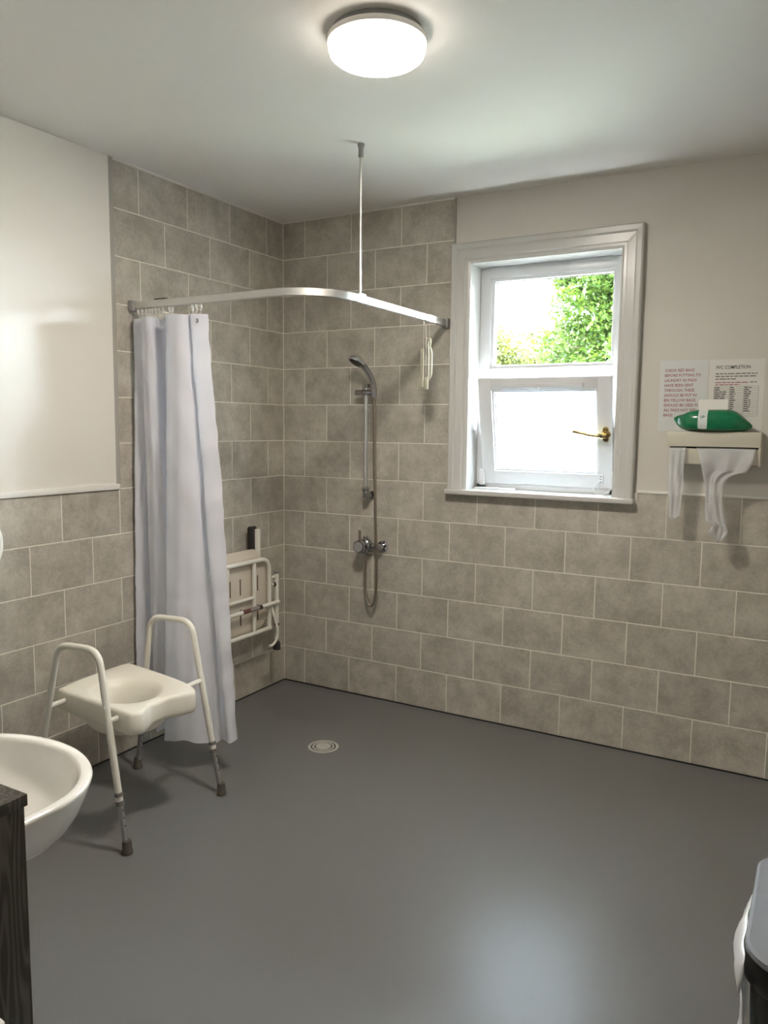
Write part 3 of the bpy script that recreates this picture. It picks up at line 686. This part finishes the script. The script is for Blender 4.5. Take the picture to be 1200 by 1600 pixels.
# ------------------------------------------------------------------ raised toilet seat frame
tf = thing('toilet_frame', 'free-standing cream tube frame with moulded ivory raised toilet seat', 'toilet frame', (0.40, -1.53, 0.0))
q = []
def arch_tube(y_top, y_bot, rear, front, rfoot, ffoot, hz):
    """one side: rear foot - rear leg - handle - front leg - front foot"""
    def P(x, z): return (x, y_bot + (y_top - y_bot) * z / hz, z)
    cut = 0.215
    def at(x_foot, x_top, z): return x_foot + (x_top - x_foot) * z / hz
    pts = [P(at(rfoot, rear, cut), cut), P(rear, hz), P(front, hz + 0.010), P(at(ffoot, front, cut), cut)]
    q.append(MB().tube(arc_path(pts, 0.060, 8), 0.0125, 16).build('side_frame', 'cream'))
    for xf, xt in ((rfoot, rear), (ffoot, front)):
        lo = P(at(xf, xt, 0.03) if xf == rfoot else at(xf, xt, 0.03), 0.03); hi = P(at(xf, xt, cut + 0.004), cut + 0.004)
        leg = MB().tube([lo, hi], 0.0105, 14).build('leg', 'leg_alu'); q.append(leg)
        d = (Vector(hi) - Vector(lo)).normalized()
        for k in range(3):
            c = Vector(hi) - d * (0.065 + 0.028 * k)
            hl = MB().lathe([(0.0, 0.0112), (0.003, 0.0110), (0.003, 0.009)], (c.x, c.y, c.z), 8, 'x').build('adjustment_hole', 'rubber'); hl.parent = leg
        for zc, h in ((cut - 0.006, 0.012), (cut - 0.034, 0.016)):
            a = Vector(hi) + d * (zc - cut); cc = MB().tube([a, a - d * h], 0.0148, 16).build('collar', 'greycol'); cc.parent = leg
        a = Vector(hi) - d * 0.018; cc = MB().tube([a, a - d * 0.016], 0.0125, 16).build('white_sleeve', 'trim'); cc.parent = leg
        fx, fy = P(at(xf, xt, 0.0), 0)[:2]
        ft = MB().lathe([(0.0, 0.0), (0.020, 0.0), (0.0205, 0.010), (0.0175, 0.014), (0.0165, 0.040), (0.0145, 0.048), (0.0, 0.048)], (fx, fy, 0.0005), 22).build('rubber_foot', 'brownrub'); ft.parent = leg
arch_tube(-1.785, -1.788, 0.322, 0.535, 0.140, 0.656, 0.702)
arch_tube(-1.280, -1.283, 0.262, 0.490, 0.165, 0.642, 0.692)
# cross bars under the seat
for pts in ([(0.258, -1.787, 0.455), (0.228, -1.281, 0.455)], [(0.577, -1.786, 0.462), (0.541, -1.281, 0.462)]):
    q.append(MB().tube(pts, 0.010, 14).build('seat_bar', 'cream'))
# moulded seat: outline in plan with a notched, wavy front and an oval opening
def seat_outline(n):
    key = [(0.205, -1.705), (0.190, -1.620), (0.178, -1.520), (0.172, -1.430), (0.178, -1.345),      # rear edge
           (0.215, -1.338), (0.330, -1.352), (0.450, -1.372), (0.560, -1.395), (0.640, -1.425),      # far side
           (0.672, -1.462), (0.655, -1.515), (0.625, -1.570), (0.622, -1.625), (0.648, -1.672), (0.664, -1.715),   # front edge with the dip
           (0.645, -1.748), (0.598, -1.746), (0.500, -1.736), (0.400, -1.727), (0.290, -1.716)]
    P = catmull([(x, y, 0) for x, y in key + [key[0]]], n)[:-1]
    return [(p.x, p.y) for p in P]
ol = seat_outline(5); N = len(ol)
hc = (0.432, -1.572)
def hole(rx, ry, z):
    out = []
    for x, y in ol:
        a = math.atan2((y - hc[1]) / 0.2, (x - hc[0]) / 0.24)
        px = rx * math.cos(a) * (1.08 if math.cos(a) < 0 else 1.0)
        out.append((hc[0] + px, hc[1] + ry * math.sin(a) - 0.10 * (px), z))
    return out
def off(s, z, wave=0.0):
    c = (0.43, -1.56)
    out = []
    for x, y in ol:
        dip = -0.012 * math.exp(-((y + 1.60) / 0.05) ** 2) if x > 0.52 else 0
        out.append((c[0] + (x - c[0]) * s, c[1] + (y - c[1]) * s, z + dip * wave))
    return out
ring_s = [hole(0.105, 0.085, 0.405), hole(0.115, 0.095, 0.40), hole(0.128, 0.105, 0.395)]
rings = [hole(0.104, 0.088, 0.385), hole(0.112, 0.096, 0.425), hole(0.124, 0.106, 0.458), hole(0.142, 0.122, 0.482), hole(0.160, 0.136, 0.4885),
         off(0.90, 0.493, 1), off(0.955, 0.493, 1), off(0.985, 0.489, 1), off(1.0, 0.480, 1), off(1.0, 0.43, 0.8), off(0.99, 0.414, 0.6), off(0.96, 0.408, 0.3), off(0.80, 0.408), hole(0.165, 0.15, 0.408), hole(0.106, 0.090, 0.385)]
q.append(MB().loft(rings, True, False, False, True).build('raised_seat', 'seatplastic', sharp=False))
rings = [hole(0.158, 0.142, 0.414), hole(0.158, 0.142, 0.375), hole(0.150, 0.134, 0.366), hole(0.128, 0.110, 0.366), hole(0.120, 0.10, 0.41)]
q.append(MB().loft(rings, True, False, False, True).build('splash_collar', 'seatplastic', sharp=False))
adopt(tf, q)

# ------------------------------------------------------------------ folded shower seat on the left wall
ss = thing('folding_shower_seat', 'cream folding shower seat folded up against the left wall beside the curtain', 'shower seat', (0.0, -0.53, 0.28))
q = []
q.append(MB().rbox(0.0005, 0.022, -0.70, -0.36, 0.38, 0.80, 0.003).build('wall_plate', 'cream'))
# slab (seat board) with a rounded outline
def rrect(y0_, y1_, z0_, z1_, r, n=6):
    out = []
    for (cy_, cz_, a0) in ((y1_ - r, z1_ - r, 0), (y0_ + r, z1_ - r, 90), (y0_ + r, z0_ + r, 180), (y1_ - r, z0_ + r, 270)):
        for k in range(n + 1):
            a = math.radians(a0 + 90 * k / n); out.append((cy_ + r * math.cos(a), cz_ + r * math.sin(a)))
    return out
def slab(x_list):
    rings = []
    for x, ins in x_list: rings.append([(x, yy, zz) for yy, zz in rrect(-0.785 + ins, -0.300 - ins, 0.405 + ins, 0.842 - ins - (0.032 if x > 0.09 else 0.0), 0.085)])
    return MB().loft(rings, True, True, True, True)
sb = slab([(0.050, 0.012), (0.056, 0.003), (0.070, 0.0), (0.096, 0.0), (0.108, 0.004), (0.112, 0.016)]).build('seat_board', 'beige'); q.append(sb)
sl0 = MB().rbox(-0.0005, 0.0015, -0.0035, 0.0035, -0.042, 0.042, 0.0005).mesh('drain_slot'); sl0.materials.append(M['slot'])
slots = []
for zc, ys in ((0.665, (-0.605, -0.525, -0.385)), (0.505, (-0.605, -0.525, -0.385))):
    for yc in ys:
        o = link('drain_slot', sl0, None, None, (0.1125, yc, zc)); o.parent = sb; slots.append(o)
fr = arc_path([(0.132, -0.765, 0.41), (0.132, -0.765, 0.790), (0.132, -0.310, 0.790), (0.132, -0.310, 0.41)], 0.07, 8)
mb = MB().tube(fr, 0.0115, 12).tube([(0.132, -0.775, 0.405), (0.132, -0.300, 0.405)], 0.0115, 12)
q.append(mb.build('seat_frame', 'cream'))
mb = MB().tube([(0.130, -0.645, 0.405), (0.130, -0.645, 0.79)], 0.0105, 12).tube([(0.130, -0.435, 0.405), (0.130, -0.435, 0.79)], 0.0105, 12).tube([(0.130, -0.645, 0.598), (0.130, -0.435, 0.598)], 0.0095, 12)
q.append(mb.build('brace', 'cream'))
for yl, xl, zt_, zb_ in ((-0.262, 0.145, 0.705, 0.335), (-0.795, 0.150, 0.705, 0.335)):
    lg = MB().tube([(xl, yl, zt_), (xl, yl, zb_)], 0.012, 14).build('folding_leg', 'cream'); q.append(lg)
    c1 = MB().tube([(xl, yl, zt_ - 0.004), (xl, yl, zt_ + 0.006)], 0.0125, 14).build('end_cap', 'greycol'); c1.parent = lg
    c2 = MB().tube([(xl, yl, 0.425), (xl, yl, 0.413)], 0.0145, 14).build('collar', 'redlabel'); c2.parent = lg
    c3 = MB().tube([(xl, yl, zb_), (xl, yl, zb_ - 0.02)], 0.010, 14).build('leg_tip', 'greycol'); c3.parent = lg
    c4 = MB().lathe([(0.0, 0.0), (0.021, 0.0), (0.0195, 0.03), (0.014, 0.046), (0.0, 0.046)], (xl, yl, zb_ - 0.058), 18).build('rubber_foot', 'rubber'); c4.parent = lg
    mb = MB()
    for zz in (0.685, 0.645): mb.lathe([(0.0, -0.05), (0.008, -0.048), (0.008, 0.0)] if yl > -0.5 else [(0.0, 0.05), (0.008, 0.048), (0.008, 0.0)], (xl, yl, zz), 12, 'y')
    c5 = mb.build('pivot_bolt', 'cream'); c5.parent = lg
    c6 = MB().tube([(xl + 0.006, yl - 0.030, 0.645), (xl + 0.006, yl - 0.024, 0.645)], 0.0115, 12).build('black_washer', 'rubber'); c6.parent = lg
cb = MB().tube([(0.158, -0.795, 0.545), (0.158, -0.262, 0.545)], 0.0108, 14).build('cross_tube', 'cream'); q.append(cb)
c = MB().tube([(0.158, -0.565, 0.545), (0.158, -0.505, 0.545)], 0.0116, 14).build('maroon_label', 'redlabel'); c.parent = cb
c = MB().tube([(0.158, -0.503, 0.545), (0.158, -0.435, 0.545)], 0.0115, 14).build('grey_label', 'greylabel'); c.parent = cb
c = MB().tube([(0.158, -0.434, 0.545), (0.158, -0.410, 0.545)], 0.0121, 14).build('black_collar', 'rubber'); c.parent = cb
strap = catmull([(0.140, -0.315, 0.55), (0.155, -0.300, 0.48), (0.165, -0.282, 0.40), (0.165, -0.285, 0.35), (0.158, -0.310, 0.318), (0.150, -0.335, 0.312)], 5)
q.append(MB().tube(strap, 0.0075, 10).build('folding_stay', 'cream'))
mb = MB().rbox(0.030, 0.062, -0.372, -0.318, 0.70, 0.960, 0.014, 4)
q.append(mb.build('arm_pad', 'black'))
q.append(MB().rbox(0.058, 0.082, -0.342, -0.318, 0.60, 0.945, 0.004).build('arm_tube', 'cream'))
q.append(MB().lathe([(0.0, 0.006), (0.005, 0.005), (0.005, 0.0)], (0.075, -0.3175, 0.905), 10, 'y').build('arm_bolt', 'rubber'))
q.append(MB().rbox(0.0005, 0.012, -0.50, -0.405, 0.345, 0.42, 0.004).build('wall_pad', 'hook'))
adopt(ss, q)

# ------------------------------------------------------------------ plumbing boxing, basin
BX, BY = 1.606, -2.827
vb = thing('plumbing_boxing', 'dark wood-effect boxing unit with top ledge at the left frame edge', 'boxing unit', (0.8, -2.94, 0.0))
q = [MB().rbox(0.003, BX, -3.050, BY, 0.880, 0.900, 0.0015).build('top_board', 'wood')]
q.append(MB().rbox(0.003, BX - 0.022, BY - 0.024, BY - 0.004, 0.001, 0.880, 0.001).build('front_panel', 'wood'))
q.append(MB().rbox(BX - 0.022, BX - 0.004, -3.050, BY - 0.004, 0.001, 0.880, 0.001).build('end_panel', 'wood'))
adopt(vb, q)
wd = thing('tissue_holder', 'small white rounded plastic holder on the dark wood end panel', 'holder', (BX + 0.03, -2.96, 0.42))
q = [MB().rbox(BX - 0.004, BX + 0.040, -3.03, -2.905, 0.42, 0.575, 0.012, 4).build('holder_body', 'trim')]
q.append(MB().rbox(BX + 0.038, BX + 0.043, -3.01, -2.925, 0.44, 0.555, 0.002).build('holder_front', 'gloss_white'))
adopt(wd, q)
bs = thing('wash_basin', 'white ceramic basin projecting from the dark wood boxing', 'basin', (1.10, BY - 0.004, 0.44))
bc = (1.100, -2.610)
def basin_plan(s, z, grow=0.0, yb=BY - 0.0035):
    out = []
    hw, dp = 0.284, 0.228
    for k in range(33):
        a = PI * k / 32
        out.append((bc[0] + (hw * s - grow) * math.cos(a), bc[1] + (dp * s - grow) * math.sin(a), z))
    out2 = []
    for k in range(1, 10):
        t = k / 9; out2.append((bc[0] - (hw * s - grow), bc[1] + (yb + grow * 2.2 - bc[1]) * t, z))
    out3 = []
    for k in range(1, 16):
        t = k / 16; out3.append((bc[0] - (hw * s - grow) + 2 * (hw * s - grow) * t, yb + grow * 2.2, z))
    out4 = []
    for k in range(9):
        t = 1 - k / 9; out4.append((bc[0] + (hw * s - grow), bc[1] + (yb + grow * 2.2 - bc[1]) * t, z))
    return out + out2 + out3 + out4
RZB = 0.722
rings = [basin_plan(0.18, RZB - 0.190), basin_plan(0.40, RZB - 0.180), basin_plan(0.60, RZB - 0.158), basin_plan(0.74, RZB - 0.130), basin_plan(0.84, RZB - 0.100), basin_plan(0.92, RZB - 0.065), basin_plan(0.975, RZB - 0.030), basin_plan(0.995, RZB - 0.012), basin_plan(1.0, RZB - 0.006),
         basin_plan(1.0, RZB - 0.002, 0.0025), basin_plan(1.0, RZB, 0.006), basin_plan(1.0, RZB - 0.001, 0.022), basin_plan(1.0, RZB - 0.003, 0.027), basin_plan(1.0, RZB - 0.010, 0.031), basin_plan(0.97, RZB - 0.038, 0.032), basin_plan(0.91, RZB - 0.070, 0.032), basin_plan(0.80, RZB - 0.100, 0.032), basin_plan(0.62, RZB - 0.122, 0.032), basin_plan(0.4, RZB - 0.132, 0.032), basin_plan(0.25, RZB - 0.134, 0.032)]
q = [MB().loft(rings, True, True, True, True).build('bowl', 'ceramic', sharp=False)]
q.append(MB().lathe([(0.0, 0.003), (0.018, 0.003), (0.021, 0.0)], (bc[0], bc[1] - 0.03, RZB - 0.1335), 24).build('plug_hole', 'chrome'))
mb = MB().lathe([(0.024, 0.0), (0.022, 0.004), (0.017, 0.010), (0.017, 0.075), (0.0, 0.078)], (bc[0], BY + 0.04, RZB - 0.001), 24).tube([(bc[0], BY + 0.04, RZB + 0.05), (bc[0], BY + 0.10, RZB + 0.07), (bc[0], BY + 0.135, RZB + 0.055)], [0.011, 0.010, 0.009], 14)
q.append(mb.build('tap', 'chrome'))
adopt(bs, q)

# ------------------------------------------------------------------ round roll dispenser at the left edge
rd = thing('roll_dispenser', 'round white plastic dispenser on the tiles at the left frame edge', 'dispenser', (0.0, -1.97, 0.92))
q = [MB().lathe([(0.146, 0.0005), (0.147, 0.085), (0.142, 0.097), (0.132, 0.101), (0.0, 0.102)], (0.0, -1.972, 1.060), 56, 'x').build('dispenser_case', 'trim')]
q.append(MB().lathe([(0.126, 0.1022), (0.124, 0.106), (0.0, 0.108)], (0.0, -1.972, 1.060), 56, 'x').build('dispenser_cover', 'gloss_white'))
q.append(MB().rbox(0.102, 0.110, -1.985, -1.955, 1.125, 1.145, 0.003).build('viewing_window', 'greylabel'))
adopt(rd, q)

# ------------------------------------------------------------------ notices
def text_mesh(s, size):
    cu = bpy.data.curves.new('lettering', 'FONT'); cu.body = s; cu.size = size; cu.resolution_u = 2; cu.offset = 0.014
    o = bpy.data.objects.new('tmp', cu); COL.objects.link(o)
    bpy.context.view_layer.update()
    me = bpy.data.meshes.new_from_object(o.evaluated_get(bpy.context.evaluated_depsgraph_get()))
    bpy.data.objects.remove(o); bpy.data.curves.remove(cu); return me
YP = y0      # painted wall face
def put_text(s, x, z, width, capz, m, y, bold=0.0):
    me = text_mesh(s, 1.0)
    xs = [v.co.x for v in me.vertices]; w = max(xs) - min(xs); x_min = min(xs)
    for v in me.vertices:
        v.co = Vector((x + (v.co.x - x_min) * width / w, y, z + v.co.y * capz / 0.72))
    me.materials.clear(); me.materials.append(M[m]); o = bpy.data.objects.new('lettering', me); COL.objects.link(o)
    return o
n1 = thing('notice', 'white notice with red capital lettering about red bags', 'notice', (2.144, YP, 1.495))
q = [MB().box(2.046, 2.241, YP - 0.0014, YP - 0.0002, 1.495, 1.799).build('sheet', 'coolpaper')]
lines = [('CHECK RED BAGS', 46), ('BEFORE PUTTING TO', 56.5), ('LAUNDRY AS PADS', 50), ('HAVE BEEN SENT', 45.5), ('THROUGH, THESE', 47), ('SHOULD BE PUT IN', 51), ('BIN YELLOW BAGS', 49.5), ('SHOULD BE USED FOR', 60), ('ALL PADS NOT RED', 51.5), ('BAGS', 14.5)]
for i, (s, w) in enumerate(lines):
    q.append(put_text(s, 2.066 + 0.0002 * i, 1.7500 - 0.0214 * i, w * 0.00262, 0.0125, 'redink', YP - 0.0018))
adopt(n1, q)
n2 = thing('notice', 'white printed form with bold heading and table right of red notice', 'notice', (2.353, YP, 1.497))
q = [MB().box(2.248, 2.460, YP - 0.0014, YP - 0.0002, 1.497, 1.797).build('sheet', 'paper')]
q.append(put_text('FVC COMPLETION', 2.274, 1.757, 0.131, 0.0145, 'blackink', YP - 0.0018))
rw = random.Random(8)
def words(x0_, x1_, z, h, m, mb):
    x = x0_
    while x < x1_ - 0.004:
        w = min(rw.uniform(0.010, 0.026), x1_ - x); mb.box(x, x + w, YP - 0.0018, YP - 0.0014, z, z + h * rw.uniform(0.85, 1.0)); x += w + 0.0035
mb = MB()
for z, xe in ((1.7345, 2.433), (1.7235, 2.431), (1.7125, 2.358)): words(2.272, xe, z, 0.0048, 'darkink', mb)
q.append(mb.build('small_print', 'greyink', kind='stuff'))
mb = MB()
for z, xe in ((1.6985, 2.402), (1.6895, 2.368)): words(2.272, xe, z, 0.0036, 'redink', mb)
q.append(mb.build('red_print', 'redink', kind='stuff'))
mb = MB(); words(2.406, 2.432, 1.6990, 0.0036, 'greyink', mb)
tz0, tz1, tx = 1.560, 1.684, (2.269, 2.330, 2.385, 2.441)
mbl = MB(); t_ = 0.0005
for k in range(15): z = tz1 - (tz1 - tz0) * k / 14; mbl.box(tx[0], tx[3], YP - 0.0017, YP - 0.0014, z - t_, z + t_)
for x in tx: mbl.box(x - t_, x + t_, YP - 0.0017, YP - 0.0014, tz0, tz1)
q.append(mbl.build('table_lines', 'greyink', kind='stuff'))
for k in range(12):
    z = tz1 - (tz1 - tz0) * (k + 0.80) / 14
    words(tx[0] + 0.002, tx[0] + (0.022 if k < 2 else rw.uniform(0.042, 0.052)), z, 0.0042, 'darkink', mb)
    words(tx[1] + 0.002, tx[1] + rw.uniform(0.018, 0.024), z, 0.0042, 'darkink', mb)
    words(tx[2] + 0.002, tx[2] + rw.uniform(0.022, 0.028), z, 0.0042, 'darkink', mb)
q.append(mb.build('table_print', 'darkink', kind='stuff'))
adopt(n2, q)

# ------------------------------------------------------------------ apron dispenser, packet, card, aprons
ad = thing('apron_dispenser', 'cream wall dispenser box with a slot under the notices', 'dispenser', (2.287, -0.05, 1.355))
DY0 = -0.105
q = [MB().rbox(2.106, 2.470, DY0, YP - 0.0005, 1.430, 1.492, 0.002).build('upper_case', 'disp')]
q.append(MB().rbox(2.112, 2.466, DY0 + 0.012, YP - 0.0005, 1.357, 1.422, 0.002).build('lower_case', 'disp'))
q.append(MB().box(2.118, 2.460, DY0 + 0.02, YP - 0.0005, 1.421, 1.431).build('slot', 'rubber'))
q.append(MB().rbox(2.462, 2.471, DY0 + 0.002, YP - 0.0005, 1.352, 1.431, 0.002).build('side_cheek', 'disp'))
adopt(ad, q)
# aprons: rows of (z, left x, right x)
def px(cx_): return 2.106 + (cx_ / 4.705 + 1000 - 1042) * 0.00246
def pz(cy_): return 1.492 - (cy_ / 4.705 + 540 - 674) * 0.00247
def apron(name, rows_, label, seed, amp):
    rr = random.Random(seed); ph = [rr.uniform(0, 6) for _ in range(4)]
    R2 = []
    for i in range(len(rows_) - 1):
        a, b = rows_[i], rows_[i + 1]; n = max(1, int(abs(b[0] - a[0]) / 14))
        for k in range(n): t = k / n; R2.append(tuple(a[j] + (b[j] - a[j]) * t for j in range(3)))
    R2.append(rows_[-1])
    rings = []
    for i, (cy_, l, r) in enumerate(R2):
        row = []; z = pz(cy_)
        t = (cy_ - R2[0][0]) / (R2[-1][0] - R2[0][0])
        for k in range(25):
            u = k / 24; x = px(l + (r - l) * u)
            yy = DY0 - 0.006 - amp * (0.5 + 0.5 * math.sin(u * 9 + ph[0] + t * 3) * math.sin(u * 4.1 + ph[1] - t * 5)) * min(1, t * 6 + 0.1) - 0.12 * amp * math.sin(u * 17 + ph[2] + 9 * t)
            if t < 0.02: yy = DY0 + 0.018
            row.append((x, yy, z))
        rings.append(row)
    o = MB().loft(rings, False, False, False, True).build(name, 'apron', sharp=False)
    md = o.modifiers.new('thickness', 'SOLIDIFY'); md.thickness = 0.0006
    return o
ap1 = apron('plastic_apron', [(752, 218, 350), (800, 222, 348), (860, 228, 346), (1000, 232, 344), (1150, 237, 340), (1280, 242, 334), (1322, 247, 330), (1336, 254, 318)], '', 4, 0.012)
tag(ap1, 'narrow clear plastic apron strip hanging from the dispenser slot', 'apron', 'plastic aprons')
ap2 = apron('plastic_apron', [(752, 425, 862), (800, 448, 856), (850, 468, 848), (905, 480, 834), (940, 486, 812), (952, 490, 745), (985, 496, 690), (1030, 506, 657), (1110, 519, 641), (1200, 522, 644), (1290, 526, 662), (1345, 531, 682), (1362, 590, 687), (1412, 562, 703), (1432, 558, 694), (1500, 630, 640)], '', 6, 0.028)
tag(ap2, 'crumpled wide clear plastic apron pulled out of the dispenser slot', 'apron', 'plastic aprons')
# packet of wipes
PC = (2.282, -0.078, 1.4935)
stn = [(-0.154, 0.003, 0.005, 0.052), (-0.148, 0.006, 0.011, 0.050), (-0.140, 0.010, 0.020, 0.046), (-0.120, 0.030, 0.031, 0.041), (-0.095, 0.047, 0.040, 0.043), (-0.060, 0.055, 0.045, 0.046), (-0.02, 0.056, 0.045, 0.046), (0.03, 0.056, 0.046, 0.046), (0.075, 0.053, 0.044, 0.044), (0.105, 0.042, 0.034, 0.036), (0.128, 0.022, 0.022, 0.027), (0.142, 0.008, 0.012, 0.024), (0.150, 0.003, 0.005, 0.022)]
def packet_ring(s, grow=0.0, a0=0, a1=2 * PI, n=28):
    x, ry, rz, zc = s; out = []
    for k in range(n):
        a = a0 + (a1 - a0) * k / (n if a1 - a0 > 6.2 else n - 1); c, d = math.cos(a), math.sin(a)
        e = 0.8
        yy = math.copysign(abs(c) ** e, c) * (ry + grow); zz = math.copysign(abs(d) ** e, d) * (rz + grow)
        zz = max(zz, -(zc - 0.0015))
        over = min(1.0, max(0.0, (-0.109 - (PC[1] + yy)) / 0.022))
        zz -= 0.013 * over * max(0.0, 1 - (x / 0.14) ** 2) * (1 if zz < 0.01 else 0.3)
        out.append((PC[0] + x, PC[1] + yy, PC[2] + zc + zz))
    return out
def interp(x):
    for i in range(len(stn) - 1):
        if stn[i][0] <= x <= stn[i + 1][0]:
            t = (x - stn[i][0]) / (stn[i + 1][0] - stn[i][0]); return tuple(stn[i][j] + (stn[i + 1][j] - stn[i][j]) * t for j in range(4))
P2 = catmull([(s[0], s[1], s[2]) for s in stn], 3); Q2 = catmull([(s[0], s[3], 0) for s in stn], 3)
wp = thing('wipes_packet', 'glossy green packet of wipes lying on the cream dispenser', 'packet', (PC[0], PC[1], PC[2]))
fine = [(a.x, max(a.y, 0.003), max(a.z, 0.006), b.y) for a, b in zip(P2, Q2)]
q = [MB().loft([packet_ring(s) for s in fine], True, True, True, True).build('packet_film', 'green', sharp=False)]
lab = [packet_ring(interp(-0.052 + 0.036 * k / 6), 0.0012, math.radians(95), math.radians(205 - (5 if k in (0, 6) else 0)), 16) for k in range(7)]
q.append(MB().loft(lab, False, False, False, True).build('white_label', 'label', sharp=False))
ic = []
for k in range(21):
    a = 2 * PI * k / 20; ic.append((PC[0] - 0.034 + 0.009 * math.cos(a), PC[1] - 0.0545, PC[2] + 0.058 + 0.0065 * math.sin(a)))
q.append(MB().tube(ic, 0.0011, 6).tube([(PC[0] - 0.038, PC[1] - 0.0548, PC[2] + 0.0545), (PC[0] - 0.030, PC[1] - 0.0545, PC[2] + 0.0615)], 0.0022, 6).build('printed_emblem', 'icon'))
adopt(wp, q)
cd = MB().box(-0.0565, 0.0565, -0.0012, 0.0012, 0, 0.048).build('white_card', 'paper')
cd.location = (PC[0] - 0.002, PC[1] - 0.016, PC[2] + 0.086); cd.rotation_euler = (math.radians(-14), math.radians(-1.0), 0)
tag(cd, 'blank white card standing on top of the green packet', 'card')

# ------------------------------------------------------------------ bin at the right edge
bn = thing('waste_bin', 'black bin with grey lid and white liner at the lower right corner', 'bin', (2.80, -2.01, 0.0))
def bin_ring(ins, z, r=0.075, x0_=2.628, x1_=2.965, ya=-2.212, yb_=-1.800):
    out = []
    for (cx_, cy_, a0) in ((x1_ - r, yb_ - r, 0), (x0_ + r, yb_ - r, 90), (x0_ + r, ya + r, 180), (x1_ - r, ya + r, 270)):
        for k in range(9):
            a = math.radians(a0 + 90 * k / 8); out.append((cx_ + (r - ins) * math.cos(a), cy_ + (r - ins) * math.sin(a), z))
    return out
q = [MB().loft([bin_ring(0.045, 0.001), bin_ring(0.040, 0.02), bin_ring(0.012, 0.535), bin_ring(0.010, 0.54)], True, True, True, True).build('bin_body', 'black')]
q.append(MB().loft([bin_ring(0.006, 0.535), bin_ring(0.002, 0.540), bin_ring(0.0, 0.575), bin_ring(0.003, 0.588)], True, True, True, True).build('bin_rim', 'black'))
q.append(MB().loft([bin_ring(0.003, 0.586), bin_ring(0.0005, 0.590), bin_ring(0.002, 0.598), bin_ring(0.008, 0.6025), bin_ring(0.016, 0.6015), bin_ring(0.045, 0.603), bin_ring(0.07, 0.605)], True, True, True, True).build('bin_lid', 'binlid'))
bag_rows = []
for i in range(9):
    t = i / 8; row = []
    for k in range(22):
        u = k / 21; y = -2.195 + 0.25 * u
        bul = math.sin(PI * u) ** 0.7 * (0.004 + 0.017 * math.sin(PI * min(1, t * 1.1)) ** 0.8)
        row.append((2.628 + 0.004 * (1 - t) - bul + (0.002 * math.sin(17 * u + 5 * t)), y, 0.583 - 0.085 * t * (0.75 + 0.25 * math.sin(PI * u))))
    bag_rows.append(row)
bg = MB().loft(bag_rows, False, False, False, True).build('bin_liner', 'bag', sharp=False)
md = bg.modifiers.new('thickness', 'SOLIDIFY'); md.thickness = 0.001; q.append(bg)
bag_rows = []
for i in range(12):
    t = i / 11; row = []
    for k in range(9):
        u = k / 8; row.append((2.632 + 0.022 * t - 0.006 * math.sin(PI * u) - 0.012 * math.exp(-((t - 0.45) / 0.12) ** 2) - 0.012 * t * math.sin(PI * u), -2.165 + 0.09 * u, 0.51 - 0.30 * t))
    bag_rows.append(row)
bg = MB().loft(bag_rows, False, False, False, True).build('liner_tail', 'bag', sharp=False)
md = bg.modifiers.new('thickness', 'SOLIDIFY'); md.thickness = 0.001; q.append(bg)
adopt(bn, q)
